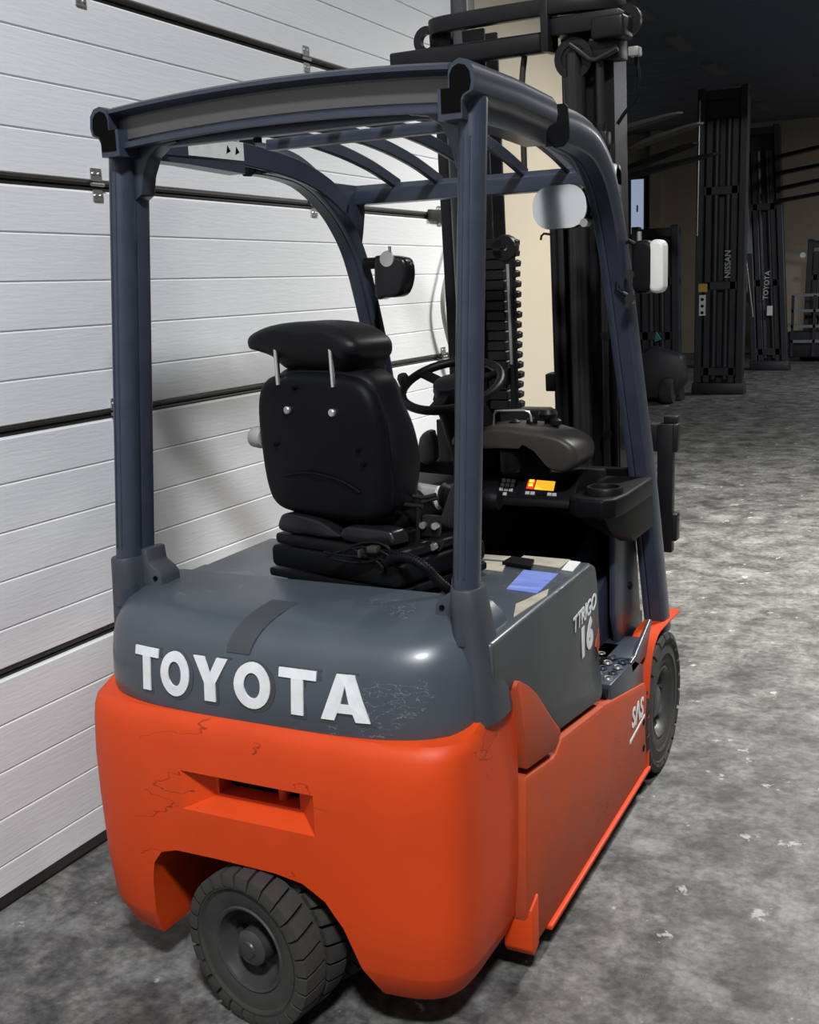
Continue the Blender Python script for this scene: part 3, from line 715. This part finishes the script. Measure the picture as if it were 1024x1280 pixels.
# --- hardware at the seat's right side
YB = .50
def rod(name, mat, pts, r, y=YB, n=8, dy=None, parent=FL):
    P = [aty(u, v, y+(dy[i] if dy else 0)) for i, (u, v) in enumerate(pts)]
    return G().tube(catmull([tuple(p) for p in P], 5, False), r, n).build(name, mat, parent, smooth=60)
pl = [aty(u, v, YB) for u, v in ((527, 644), (549, 646), (548, 672), (526, 670))]
brk = G().prism([(p.x, p.z) for p in pl], 'y', YB, YB+.02).build('seat_bracket', 'mast_black', FL, bevel=.004)
pl = [aty(u, v, YB+.01) for u, v in ((524, 674), (552, 676), (550, 688), (540, 697), (524, 692))]
G().prism([(p.x, p.z) for p in pl], 'y', YB+.01, YB+.03).build('bracket_foot', 'mast_black', brk, bevel=.004)
for u, v in ((530, 656), (545, 657), (531, 681), (543, 683)):
    p = aty(u, v, YB); G().cyl((p.x, YB-.010, p.z), (p.x, YB+.004, p.z), .0085, n=10).build('bracket_bolt', 'bolt_steel', brk)
rod('linkage_rod', 'mast_black', [(494, 628), (508, 631), (528, 633)], .006)
rod('linkage_rod', 'mast_black', [(523, 634), (523, 660), (521, 686)], .007)
rod('linkage_rod', 'mast_sheen', [(508, 618), (528, 622), (545, 618)], .005, .52)
rod('linkage_rod', 'mast_sheen', [(528, 628), (548, 622)], .005, .52)
rod('release_cable', 'mast_sheen', [(521, 662), (508, 668), (506, 678), (512, 684)], .003)
p = aty(497, 632, YB); G().lathe([(0, -.012), (.026, -.012), (.030, 0), (.022, .01), (0, .01)], (p.x, YB, p.z), 'x', 20).build('recliner_disc', 'black_plastic', FL)
p = aty(513, 677, YB); G().box(p.x-.012, p.x+.012, YB-.01, YB+.01, p.z-.006, p.z+.006).build('cable_clip', 'grey_plastic', FL, bevel=.002)
for u, v, m, r in ((549, 622, 'white_plastic', .030), (556, 620, 'black_plastic', .034), (561, 622, 'black_plastic', .034)):
    p = aty(u, v, .62); G().lathe([(0, -.008), (r*.8, -.008), (r, 0), (r*.8, .008), (0, .008)], (p.x, .62, p.z), 'x', 22).build('adjuster_disc', m, FL)
pl = [aty(u, v, .40) for u, v in ((569, 600), (562, 612), (548, 652), (552, 658), (572, 664), (590, 660), (590, 605))]
G().prism([(p.x, p.z) for p in pl], 'y', .40, .44).build('belt_cover', 'black_gloss', FL, bevel=.006)
pl = [aty(u, v, .60) for u, v in ((508, 605), (545, 611), (548, 620), (508, 623), (503, 618))]
G().prism([(p.x, p.z) for p in pl], 'y', .60, .64).build('seat_side_tray', 'grey_plastic', FL, bevel=.004)
# corrugated hose and wiring loom on the seat's rear
hp_ = [aty(u, v, .36+dy) for u, v, dy in ((484, 704, 0), (495, 697, -.01), (512, 698, -.01), (530, 708, -.01), (546, 724, 0), (562, 738, .01), (575, 748, .03))]
hpath = catmull([tuple(p) for p in hp_], 6, False)
hs = G().tube(hpath, .0095, 12).build('wiring_hose', 'black_plastic', FL, smooth=60)
rg = G()
for q in range(1, len(hpath)-1): rg.cyl(Vector(hpath[q])-(Vector(hpath[q+1])-Vector(hpath[q])).normalized()*.0025, Vector(hpath[q])+(Vector(hpath[q+1])-Vector(hpath[q])).normalized()*.0025, .0118, n=12)
rg.build('hose_ribs', 'black_plastic', hs, smooth=60)['kind'] = 'stuff'
for pts in ([(408, 695), (430, 688), (455, 684), (478, 690), (490, 698)], [(405, 690), (425, 694), (450, 696), (472, 698), (486, 703)], [(415, 698), (440, 703), (462, 702), (480, 696)], [(440, 684), (452, 693), (470, 701), (480, 712), (476, 716)], [(430, 690), (445, 681), (468, 678), (484, 684), (488, 694), (476, 704)]):
    rod('wire', 'black_plastic', pts, .0038, .375)
p = aty(468, 686, .37); G().box(p.x-.014, p.x+.014, .355, .38, p.z-.008, p.z+.008).build('wire_connector', 'rail_brown', FL, bevel=.004)
p = aty(452, 690, .37); G().box(p.x-.004, p.x+.004, .355, .38, p.z-.012, p.z+.008).build('wire_clip', 'rail_brown', FL, bevel=.003)

# --- steering column and wheel
sw_c = Vector((.012, 1.13, 1.338)); TR = Matrix.Rotation(math.radians(24), 4, 'X')
sw = G().tube([tuple(TR @ Vector((.148*math.cos(2*PI*i/40), .148*math.sin(2*PI*i/40), 0))+sw_c) for i in range(40)], .0135, 10, closed=True).build('steering_wheel', 'black_soft', FL, smooth=60)
def sl_(g): return g.xf(Matrix.Translation(sw_c) @ TR)
for a in (150, 30, 270):
    c, s_ = math.cos(math.radians(a)), math.sin(math.radians(a))
    sl_(G().sweep([(c*.03, s_*.03, -.006), (c*.145, s_*.145, 0)], rrect(.034, .012, .004, 2), up=(0, 0, 1))).build('wheel_spoke', 'black_plastic', sw, smooth=40)
sl_(G().lathe([(0, .018), (.035, .018), (.052, .010), (.056, -.010), (.050, -.045), (0, -.045)], n=28, axis='z')).build('wheel_hub', 'black_soft', sw, smooth=40)
sl_(G().lathe([(0, .05), (.014, .05), (.018, .04), (.015, .012), (0, .012)], (-.135, -.03, 0), 'z', 16)).build('spinner_knob', 'black_gloss', sw, smooth=40)
G().loft([[(x, y, z) for x, y in rrect(w, d, .03, 4, .012, yc)] for z, w, d, yc in ((.98, .17, .16, 1.40), (1.10, .15, .15, 1.34), (1.22, .14, .14, 1.25), (1.295, .125, .12, 1.17), (1.312, .11, .10, 1.155))]).build('steering_column', 'black_plastic', FL, smooth=40)
G().pad(catmull([(-.10, 1.12), (-.095, 1.18), (-.06, 1.20), (-.05, 1.12), (-.075, 1.10)], 3), 1.12, 1.17, .01).build('column_lever', 'rim_grey', FL, smooth=40)

# --- dashboard
dp0 = Vector((0, 1.205, .992)); dp1 = Vector((0, 1.300, 1.060)); dn = Vector((0, -(dp1.z-dp0.z), (dp1.y-dp0.y))).normalized()
dash = G().prism([(1.20, .972), (1.205, .992), (1.300, 1.060), (1.34, 1.066), (1.58, 1.03), (1.58, .90), (1.32, .925)], 'x', .02, .345).build('dashboard', 'black_plastic', FL, bevel=.006)
pod = G().prism([(.340, 1.215), (.352, 1.195), (.385, 1.165), (.455, 1.165), (.485, 1.195), (.497, 1.28), (.497, 1.58), (.340, 1.58)], 'z', .950, 1.010).build('dashboard_pod', 'black_plastic', FL, bevel=.010, seg=3)
rws = []
for z, k in ((.955, 0), (.93, .02), (.88, .09), (.85, .16)):
    rws.append([(.375+k*.6, 1.20+k, z), (.455, 1.19+k, z), (.492, 1.27+k*.6, z), (.494, 1.58, z), (.375+k*.6, 1.58, z)])
G().loft(rws).build('pod_body', 'black_plastic', pod, smooth=50)
G().prism([(1.205, .985), (1.300, 1.060), (1.36, 1.063), (1.56, 1.03), (1.56, 1.0), (1.22, .97)], 'x', .335, .352).build('pod_shoulder', 'black_plastic', pod, bevel=.004)
G().lathe([(.040, -.03), (.052, -.03), (.056, .012), (.052, .018), (.044, .018), (.041, .008)], (.430, 1.275, 1.012), 'z', 32).build('cup_holder', 'black_soft', pod, smooth=40)
G().lathe([(0, .002), (.043, .002), (.043, .007), (0, .007)], (.430, 1.275, 1.012), 'z', 28).build('cup_well_shade', 'void_black', pod, smooth=0)  # flat black disc, the well's shaded depth put into colour
def onface(u, v):
    d = ray(u, v); t = (dp0-CAM).dot(dn)/d.dot(dn); return CAM+d*t
def facequad(name, mat, px, h=.002, parent=dash, low=-.001):
    P = [onface(u, v) for u, v in px]
    return G().loft([[tuple(p+dn*low) for p in P], [tuple(p+dn*h) for p in P]]).build(name, mat, parent, smooth=0)
def near(u, v, du, dv): return [(u-du, v-dv), (u+du, v-dv*.9), (u+du-.4, v+dv), (u-du-.6, v+dv*.9)]
facequad('keypad_plate', 'black_gloss', [(627, 595), (652, 597), (645, 622), (620, 619)], .001)
for r_ in range(4):
    for c_ in range(3):
        if r_ == 3 and c_ != 1: continue
        u = 630.5+c_*6-r_*1.6; v = 601+r_*5.6+c_*.5
        facequad('key', 'key_grey', near(u, v, 2.2, 1.9), .004)
facequad('display_bezel', 'black_gloss', [(657, 595), (706, 599), (700, 624), (650, 620)], .001)
facequad('display_screen', 'screen_orange', [(671.5, 600.5), (694.5, 602.5), (692, 614), (668, 612)], .002)
facequad('warning_lamp', 'screen_red', [(661, 600), (670.5, 600.5), (667, 612), (658, 611)], .002)
facequad('indicator', 'screen_yellow', near(665.5, 602.0, 3, 1.9), .003)
facequad('indicator', 'screen_yellow', near(664, 606.8, 2.6, 1.7), .003)
for i, u in enumerate((660, 666.5, 673, 681, 687.5, 693.5)):
    facequad('button', 'key_grey' if i not in (2, 3) else 'black_plastic', near(u, 617+i*.45, 2.6, 1.9), .004)

# --- hydraulic console with levers
con_o = catmull([(.0, 1.150), (.0, 1.185), (.06, 1.203), (.15, 1.212), (.24, 1.208), (.30, 1.196), (.35, 1.178), (.378, 1.150), (.376, 1.112), (.350, 1.085), (.315, 1.085), (.290, 1.115), (.26, 1.145), (.15, 1.148)], 4)
con = G().pad(con_o, 1.16, 1.36, .025, 4).build('lever_console', 'console_brown', FL, smooth=50)
G().prism([(.10, .98), (.10, 1.16), (.24, 1.16), (.26, 1.02), (.30, .98)], 'y', 1.28, 1.40).build('console_support', 'black_plastic', con, bevel=.01)
G().lathe([(0, 1.075), (.026, 1.075), (.030, 1.085), (.030, 1.14), (0, 1.14)], (.165, 1.20, 0), 'z', 20).build('console_knob', 'black_plastic', con, smooth=40)
p = aty(685, 517, 1.30)
G().lathe([(0, .0), (.010, .0), (.011, .035), (.026, .042), (.030, .055), (.024, .068), (0, .072)], (p.x, 1.30, p.z-.055), 'z', 18).build('lift_lever', 'black_soft', con, smooth=40)
for u, v in ((643, 530), (665, 528), (695, 529)):
    p = aty(u, v, 1.28); G().lathe([(0, -.03), (.007, -.03), (.009, -.005), (.017, .0), (.017, .012), (.010, .018), (0, .019)], (p.x, 1.28, p.z-.004), 'z', 16).build('lever_knob', 'black_soft', con, smooth=40)
P = [aty(u, v, 1.22) for u, v in ((617, 535), (617.5, 518), (619.5, 514.5), (624, 513.5), (655, 513), (661, 515), (663.5, 519), (664.5, 527))]
G().tube([tuple(p) for p in P], .0035, 8).build('guard_wire', 'zinc', con, smooth=60)
p = aty(612, 625, .95)
G().lathe([(0, -.02), (.020, -.02), (.032, -.01), (.034, .015), (.026, .03), (0, .03)], (p.x, .95, p.z), 'x', 20).build('parking_knob', 'black_plastic', FL, smooth=40)

# --- mirrors and lamp housings
mc = Vector((.303, 1.27, 1.830)); mo = rrect(.176, .122, .056, 6)
mi = G().pad([(a, b) for a, b in mo], 0, .028, .008).build('centre_mirror', 'black_plastic', FL, smooth=40)
mi.location = mc; mi.rotation_euler = (math.radians(2), 0, math.radians(-9))
gg = G(); rws = []
for k, y_ in ((1.0, .002), (1.0, -.002), (.985, -.004)):
    rws.append([(a*k*.985, y_, b*k*.985) for a, b in mo])
gg.loft(rws).build('mirror_glass', 'mirror', mi, smooth=0)
G().tube([(.07, .015, -.045), (.10, .05, -.02), (.13, .11, .03), (.10, .14, .07)], .006, 8).build('mirror_arm', 'black_plastic', mi)
G().lathe([(0, -.012), (.012, -.012), (.012, .012), (0, .012)], (.078, .004, -.048), 'y', 12).build('mirror_bolt', 'bolt_steel', mi)
# right side mirror on the front pillar
m2 = G().pad(rrect(.058, .150, .022, 4), -.03, .03, .014).build('side_mirror', 'black_plastic', FL, smooth=40)
m2.location = (.512, 1.40, 1.655)
G().pad(rrect(.046, .150, .020, 4, .040, 0), -.028, .032, .014).build('mirror_back', 'white_plastic', m2, smooth=40)
G().tube([(-.02, 0, .06), (-.045, 0, .075), (-.075, .0, .06), (-.08, .0, -.06), (-.05, 0, -.08)], .007, 8).build('mirror_arm', 'black_plastic', m2)
G().cyl((-.015, .0, .07), (-.015, .0, .10), .007).build('mirror_stud', 'zinc', m2)
for zz in (-.09, -.02):
    G().lathe([(0, -.01), (.014, -.01), (.014, .01), (0, .01)], (-.035, -.02, zz), 'y', 12).build('mirror_clamp', 'mast_sheen', m2)
# left lamp housing
p = aty(492, 346, 1.36)
m3 = G().pad(catmull([(-.055, -.06), (-.055, .05), (-.04, .068), (.03, .062), (.058, .045), (.06, -.01), (.035, -.058), (-.02, -.064)], 4), -.03, .04, .015).build('work_lamp', 'black_gloss', FL, smooth=40)
m3.location = p
G().cyl((-.10, 0, .045), (-.04, 0, .045), .018, n=16).build('lamp_pivot', 'black_plastic', m3)
G().cyl((-.01, 0, .06), (-.01, 0, .095), .005).build('lamp_stud', 'zinc', m3)
G().lathe([(0, -.034), (.024, -.034), (.026, -.028), (0, -.028)], (-.005, 0, .055), 'y', 16).build('lamp_cap', 'zinc', m3)
# hose on the left front pillar
G().tube(catmull([(-.41, 1.48, 1.62), (-.395, 1.44, 1.56), (-.40, 1.47, 1.46), (-.41, 1.52, 1.40)], 5, False), .010, 8).build('pillar_hose', 'black_plastic', FL, smooth=60)

# --- mast (leans back a little): local z up, origin at its foot
TILT = math.radians(3.4)
mast = G().box(-.34, .34, -.03, .03, .10, .24).build('mast', 'mast_black', FL, bevel=.01, label='black two-stage lift mast')
mast.location = (0, 1.945, 0); mast.rotation_euler = (TILT, 0, 0)
def mx(u, v, yl=0.0):
    """point on the mast plane (local coordinates) under a pixel of the photograph, at local depth yl"""
    M = Matrix.Translation((0, 1.945, 0)) @ Matrix.Rotation(TILT, 4, 'X'); n = M.to_3x3() @ Vector((0, 1, 0)); o = M @ Vector((0, yl, 0))
    d = ray(u, v); t = (o-CAM).dot(n)/d.dot(n); return M.inverted() @ (CAM+d*t)
def chan(x0, x1, y0, y1, z0, z1, th=.016, open_to=1):
    """C channel seen in plan"""
    if open_to > 0: pl = [(x0, y0), (x1, y0), (x1, y0+th), (x0+th, y0+th), (x0+th, y1-th), (x1, y1-th), (x1, y1), (x0, y1)]
    else: pl = [(x0, y0), (x1, y0), (x1, y1), (x0, y1), (x0, y1-th), (x1-th, y1-th), (x1-th, y0+th), (x0, y0+th)]
    return G().prism(pl, 'z', z0, z1)
chan(-.305, -.215, -.05, .10, .10, 2.36, open_to=1).build('outer_channel', 'mast_black', mast, bevel=.003, seg=1)
chan(.225, .318, -.05, .10, .10, 2.36, open_to=-1).build('outer_channel', 'mast_black', mast, bevel=.003, seg=1)
chan(-.215, -.135, .0, .13, .12, 2.46, open_to=1).build('inner_channel', 'mast_black', mast, bevel=.003, seg=1)
chan(.130, .225, .0, .13, .12, 2.46, open_to=-1).build('inner_channel', 'mast_black', mast, bevel=.003, seg=1)
G().box(-.34, .34, .10, .13, .30, .42).build('tie_plate', 'mast_black', mast, bevel=.004)
G().box(.085, .135, -.04, .05, .80, 1.82).build('hose_cover', 'mast_black', mast, bevel=.006)
# lower crossbar and curved upper crossbar
G().prism(rrect(.05, .062, .01, 2, -.085, 2.375), 'x', -.435, .14).build('crossbar', 'mast_black', mast, bevel=.004)
for s in (-1, 1):
    G().box(s*.30-.05, s*.30+.05, -.10, .0, 2.30, 2.36).build('crossbar_gusset', 'mast_black', mast, bevel=.004)
ub = catmull([(-.275, .02, 2.47), (-.28, -.06, 2.47), (-.22, -.105, 2.47), (0, -.125, 2.47), (.20, -.115, 2.47), (.30, -.07, 2.47), (.32, .0, 2.47)], 5, False)
G().sweep(ub, rrect(.05, .050, .008, 2), up=(0, 0, 1)).build('top_bow', 'mast_black', mast, smooth=40)
G().box(.115, .14, -.15, -.05, 2.34, 2.50).build('head_plate', 'mast_black', mast, bevel=.003)
G().box(.14, .36, -.13, .05, 2.385, 2.44).build('head_block', 'mast_black', mast, bevel=.006)
G().box(.27, .375, -.135, -.02, 2.355, 2.425).build('hose_pulley_cover', 'mast_black', mast, bevel=.012, seg=3)
def ring(name, c, ro, ri, w, axis):
    return G().lathe([(ri, -w), (ro, -w), (ro, w), (ri, w)], c, axis, 24).build(name, 'mast_black', mast, smooth=40)
q = mx(535, 52, -.03); ring('lifting_eye', (q.x, -.03, q.z), .048, .022, .012, 'y')
G().box(q.x+.01, q.x+.09, -.042, -.018, q.z-.05, q.z+.03).build('eye_plate', 'mast_black', mast, bevel=.004)
q = mx(783, 26, -.02); ring('lifting_eye', (q.x, -.02, q.z), .048, .020, .012, 'y')
ring('chain_sheave', (.205, -.09, 2.315), .062, .040, .016, 'y')
G().lathe([(0, -.02), (.042, -.02), (.042, .02), (0, .02)], (.205, -.08, 2.315), 'y', 24).build('sheave_hub', 'mast_black', mast)
# lift cylinders, rods, pipes, hoses
for x, r, z0, z1, m, yl in ((.205, .034, .15, 2.26, 'mast_sheen', -.10), (-.205, .034, .15, 2.26, 'mast_sheen', -.10), (.285, .014, .4, 2.30, 'mast_sheen', -.09), (.312, .010, .4, 2.05, 'mast_black', -.08), (.105, .012, .9, 1.90, 'mast_black', -.05)):
    G().cyl((x, yl, z0), (x, yl, z1), r, n=20).build('lift_cylinder' if r > .03 else 'hydraulic_pipe', m, mast, smooth=60)
G().cyl((.205, -.10, 2.26), (.205, -.10, 2.33), .024, n=16).build('cylinder_rod', 'mast_sheen', mast)
for z in (1.12, 1.45, 1.78, 2.10):
    G().lathe([(.013, -.012), (.019, -.012), (.019, .012), (.013, .012)], (.285, -.09, z), 'z', 14).build('pipe_collar', 'mast_black', mast)
for z in (2.06,):
    G().box(.262, .312, -.12, -.06, z-.03, z+.03).build('pipe_clamp', 'mast_black', mast, bevel=.006)
# lift chain on the right, leaf by leaf
ck = G().box(.158, .178, -.03, -.012, 0, .020).build('chain_leaf', 'mast_sheen', mast, smooth=0)
for i in range(60):
    o = ck if i == 0 else dup(ck, mast)
    o.location = (0, 0, .80+i*.025)
P = [mx(u, v, -.06) for u, v in ((657, 62), (653, 100), (654, 150), (656, 230))]
G().tube(catmull([tuple(p) for p in P], 5, False), .010, 10).build('lift_hose', 'rail_brown', mast, smooth=60)
P = [mx(u, v, -.12) for u, v in ((712, 55), (722, 62), (737, 74), (745, 75), (758, 68), (772, 60))]
G().tube([tuple(p) for p in P], .009, 10).build('head_pipe', 'mast_sheen', mast, smooth=60)
P = [mx(u, v, -.05) for u, v in ((795, 70), (799, 100), (794, 125), (782, 140), (772, 155))]
G().tube(catmull([tuple(p) for p in P], 5, False), .006, 8).build('head_cable', 'black_plastic', mast, smooth=60)
q = mx(796, 62, -.06); G().box(q.x-.02, q.x+.012, -.09, -.04, q.z-.020, q.z+.008).build('valve_fitting', 'fork_steel', mast, bevel=.004)
G().tube([tuple(mx(u, v, -.04)) for u, v in ((688, 293), (680, 292), (677, 295), (676, 300))], .004, 8).build('hose_hook', 'mast_black', mast)
q = mx(687, 478, -.05); G().box(q.x-.012, q.x+.03, -.06, .0, q.z-.03, q.z+.03).build('hose_clamp', 'mast_black', mast, bevel=.004)
# hose-guide chain beside the left channel
qa, qb = mx(621, 305, -.04), mx(628, 505, -.04)
lk = G().box(-.036, .034, -.03, .03, -.0165, .0165).build('guide_link', 'mast_black', mast, bevel=.004, seg=1)
tk = G().prism([(.060, -.012), (.078, -.010), (.080, .008), (.066, .014), (.058, .012)], 'y', -.02, .02).build('guide_tooth', 'mast_black', mast, bevel=.002, seg=1)
NL = 17
for i in range(NL):
    p = qa.lerp(qb, i/(NL-1)); j = random.uniform(-.003, .003)
    for o in (lk, tk):
        c = o if i == 0 else dup(o, mast)
        c.location = (p.x+j, p.y, p.z)
a, b = mx(635, 330, -.06), mx(640, 455, -.06)
G().cyl(tuple(a), tuple(b), .008, n=12).build('guide_rod', 'zinc', mast, smooth=60)
a, b = mx(639, 312, -.05), mx(644, 510, -.05)
G().sweep([tuple(a), tuple(b)], rrect(.022, .03, .004, 1), side=(1, 0, 0)).build('guide_spine', 'mast_black', mast)
q = mx(632, 306, -.05); G().lathe([(.012, -.02), (.042, -.02), (.045, 0), (.042, .02), (.012, .02)], (q.x, -.05, q.z-.01), 'y', 20).build('guide_roller', 'mast_black', mast, smooth=40)
G().box(-.12, .06, -.05, .03, .90, 1.19).build('valve_block', 'mast_black', mast, bevel=.01)
q = mx(628, 470, -.06); G().box(q.x-.035, q.x+.028, -.08, -.03, q.z-.03, q.z+.03).build('guide_anchor', 'mast_black', mast, bevel=.004)
# --- carriage with its fork bars ahead of the mast
car = G().box(-.46, .47, .20, .25, .70, .80).build('fork_carriage', 'mast_black', FL, bevel=.006)
car.location = (0, 1.82, 0)
G().box(-.46, .47, .20, .25, 1.02, 1.12).build('carriage_bar', 'mast_black', car, bevel=.006)
G().box(.40, .455, .19, .23, .66, 1.12).build('carriage_post', 'mast_black', car, bevel=.004)
G().box(-.455, -.40, .19, .23, .66, 1.12).build('carriage_post', 'mast_black', car, bevel=.004)
for x in (-.25, .25, .44):
    G().box(x-.025, x+.025, .215, .262, 1.115, 1.145).build('fork_latch', 'mast_black', car, bevel=.004)

# =================================================================== THINGS IN THE HALL
# grey conduit hanging beside the door track
cpath = catmull([(XD+.07, 3.30, 2.30), (XD+.07, 3.24, 1.95), (XD+.06, 3.12, 1.76), (XD+.05, 3.035, 1.62), (XD+.05, 3.01, 1.52), (XD+.05, 3.05, 1.40), (XD+.05, 3.14, 1.26), (XD+.06, 3.24, 1.10), (XD+.07, 3.30, .6), (XD+.07, 3.30, .0)], 6, False)
cdt = thing('flexible_conduit', 'thin grey flexible conduit bowing beside the track of the white door', 'conduit')
G().tube(cpath, .012, 10).build('conduit_tube', 'conduit_grey', cdt, smooth=60)
for z in (2.28, .5):
    G().box(XD+.045, XD+.088, 3.285, 3.335, z-.02, z+.02).build('conduit_clip', 'zinc', cdt, bevel=.004)

def bg_mast(name, label, cat, base, lean, h, w, fill=True, stage=.9, rods=()):
    """tall lift mast standing on the hall floor; lean = sideways shift of the top"""
    r = thing(name, label, cat, base, group=None); k = lean/h
    def sh(g): g.v = [(x+z*k, y, z) for x, y, z in g.v]; return g
    for s in (-1, 1):
        sh(G().box(s*(w/2-.05)-.05, s*(w/2-.05)+.05, -.08, .08, 0, h)).build('outer_rail', 'hall_black', r, bevel=.01, seg=1)
        sh(G().box(s*(w/2-.16)-.045, s*(w/2-.16)+.045, -.05, .10, .1, h*stage)).build('inner_rail', 'hall_black', r, bevel=.01, seg=1)
    for z in (.25, h*.35, h*.66, h-.15):
        sh(G().box(-w/2, w/2, -.05, .06, z, z+.12)).build('cross_member', 'hall_black', r, bevel=.01, seg=1)
    for x in (-w*.12, w*.12):
        sh(G().cyl((x, 0, .2), (x, 0, h*.9), .045, n=12)).build('lift_ram', 'hall_black', r)
    if fill: sh(G().box(-w/2+.1, w/2-.1, .06, .09, .1, h-.1)).build('mast_screen', 'hall_black', r, smooth=0)
    sh(G().prism([(-w/2-.03, 0), (w/2+.03, 0), (w/2+.02, .16), (-w/2-.02, .16)], 'y', -.11, .13)).build('foot_frame', 'hall_black', r, bevel=.02)
    return r, k
def blade(name, mat, parent, a, b, w=.11, t=.045):
    """fork blade from root a to tip b (tapered)"""
    a, b = Vector(a), Vector(b); d = (b-a).normalized(); s = d.cross(Vector((0, 0, 1))).normalized()*w/2; u = Vector((0, 0, t))
    rows = []
    for f, kw, kt in ((0, 1, 1), (.6, 1, .8), (.92, .95, .45), (1, .55, .3)):
        p = a.lerp(b, f); rows.append([p-s*kw, p+s*kw, p+s*kw+u*kt, p-s*kw+u*kt])
    return G().loft(rows).build(name, mat, parent, bevel=.004, seg=1)
A, kA = bg_mast('lift_mast', 'tallest black lift mast in the dark hall with yellow and white stickers', 'lift mast', (-1.735, 14.0, 0), .01, 4.05, .66)
G().cyl((-.30, -.10, 2.15), (-.285, -.10, 3.9), .012, n=10).build('bright_rod', 'chrome', A)
G().box(-.275, -.155, -.092, -.082, 1.40, 1.51).build('yellow_sticker', 'sticker_yellow', A, smooth=0, label='small yellow sticker')
G().box(-.265, -.175, -.092, -.082, 1.08, 1.36).build('white_sticker', 'sticker_white', A, smooth=0, label='tall white sticker')
for i_, zz in enumerate((1.30, 1.21, 1.12)):
    G().lathe([(0, -.0945), (.022, -.0945), (.022, -.09), (0, -.09)], (-.222, 0, zz), 'y', 12).build('sticker_symbol', 'void_black', A)
text_obj('mast_lettering', 'NISSAN', .11, 'text_pale', A, (.115, -.088, 1.76), (0, 0, 1), (-1, 0, 0), extrude=.002, offset=.002)
B, kB = bg_mast('lift_mast', 'black lift mast leaning left next to the far beige wall', 'lift mast', (-1.66, 18.0, 0), -.24, 4.0, .60)
text_obj('mast_lettering', 'TOYOTA', .115, 'text_pale', B, (-.075, -.09, 1.42), (.06, 0, 1), (-1, 0, .06), extrude=.002, offset=.002)
G().box(-.06, .03, -.093, -.083, .92, 1.08).build('white_sticker', 'sticker_white', B, smooth=0)
G().prism([(-.50, 1.95), (-.32, 1.95), (-.46, 3.3), (-.53, 3.3)], 'y', -.10, -.07).build('pale_guard', 'strip_pale', B, smooth=0)
G().cyl((-.28, -.12, .90), (-.46, -.12, 2.2), .012, n=8).build('bright_rod', 'zinc', B)
for z0, y_ in ((3.46, 17.0), (3.20, 17.2), (2.95, 16.8), (2.76, 17.0)):
    blade('fork_blade', 'hall_black', B, (.05, -.1, z0-.02), (1.25, y_-18.0-.25, z0+.05), .12, .06)
C_, kC = bg_mast('reach_truck', 'low wide black reach truck mast behind the right side mirror', 'reach truck', (-2.36, 13.1, 0), -.04, 2.28, .62)
tw = G().lathe([(.0, -.08), (.15, -.08), (.17, -.05), (.17, .05), (.15, .08), (0, .08)], (.24, -.45, .17), 'x', 28).build('truck_wheel', 'rubber', C_)
tw2 = dup(tw, C_, (-.42, .05, 0))
G().prism([(-.30, .05), (-.30, .55), (.0, .75), (.40, .62), (.46, .30), (.30, .06)], 'y', -.42, -.14).build('truck_body', 'hall_black', C_, bevel=.05, seg=2)
G().prism([(.06, .80), (.14, .83), (.08, .93)], 'y', -.44, -.40).build('teal_sticker', 'teal', C_, smooth=0)
D, kD = bg_mast('stacker_truck', 'small dark stacker truck parked against the far wall at right', 'stacker truck', (-1.10, 20.4, 0), .05, 2.2, .70, fill=False)
G().box(-.55, .65, -.60, -.12, .08, .55).build('stacker_chassis', 'hall_black', D, bevel=.03)
for z in (.35, .62, .90, 1.18):
    G().box(-.48, .62, -.66, -.60, z, z+.05).build('load_guard_bar', 'strip_pale', D)
for x in (-.48, -.1, .3):
    G().box(x, x+.045, -.66, -.60, .1, 1.2).build('load_guard_post', 'hall_black', D)
G().lathe([(0, -.12), (.05, -.12), (.055, -.10), (0, -.10)], (-.38, 0, 1.92), 'y', 14).build('stacker_lamp', 'sticker_white', D)
# mast whose raised forks reach past the end of the beige wall
E1, kE = bg_mast('lift_mast', 'black lift mast half hidden behind the beige wall end, holding raised fork blades', 'lift mast', (-3.05, 12.3, 0), .0, 3.7, .62, fill=False)
for a, b, m in (((-2.95, 11.85, 3.25), (-1.41, 10.12, 3.25), 'fork_steel'), ((-2.75, 12.15, 3.08), (-1.15, 9.89, 3.10), 'fork_steel'), ((-2.72, 12.35, 2.88), (-1.17, 9.77, 2.90), 'hall_black'), ((-2.85, 12.2, 2.76), (-.96, 9.72, 2.78), 'hall_black')):
    blade('fork_blade', m, E1, Vector(a)-Vector((-3.05, 12.3, 0)), Vector(b)-Vector((-3.05, 12.3, 0)), .13, .06)
for z in (2.80, 3.12):
    G().box(-.40, .45, -.20, -.10, z, z+.16).build('fork_carriage', 'hall_black', E1, bevel=.01, seg=1)
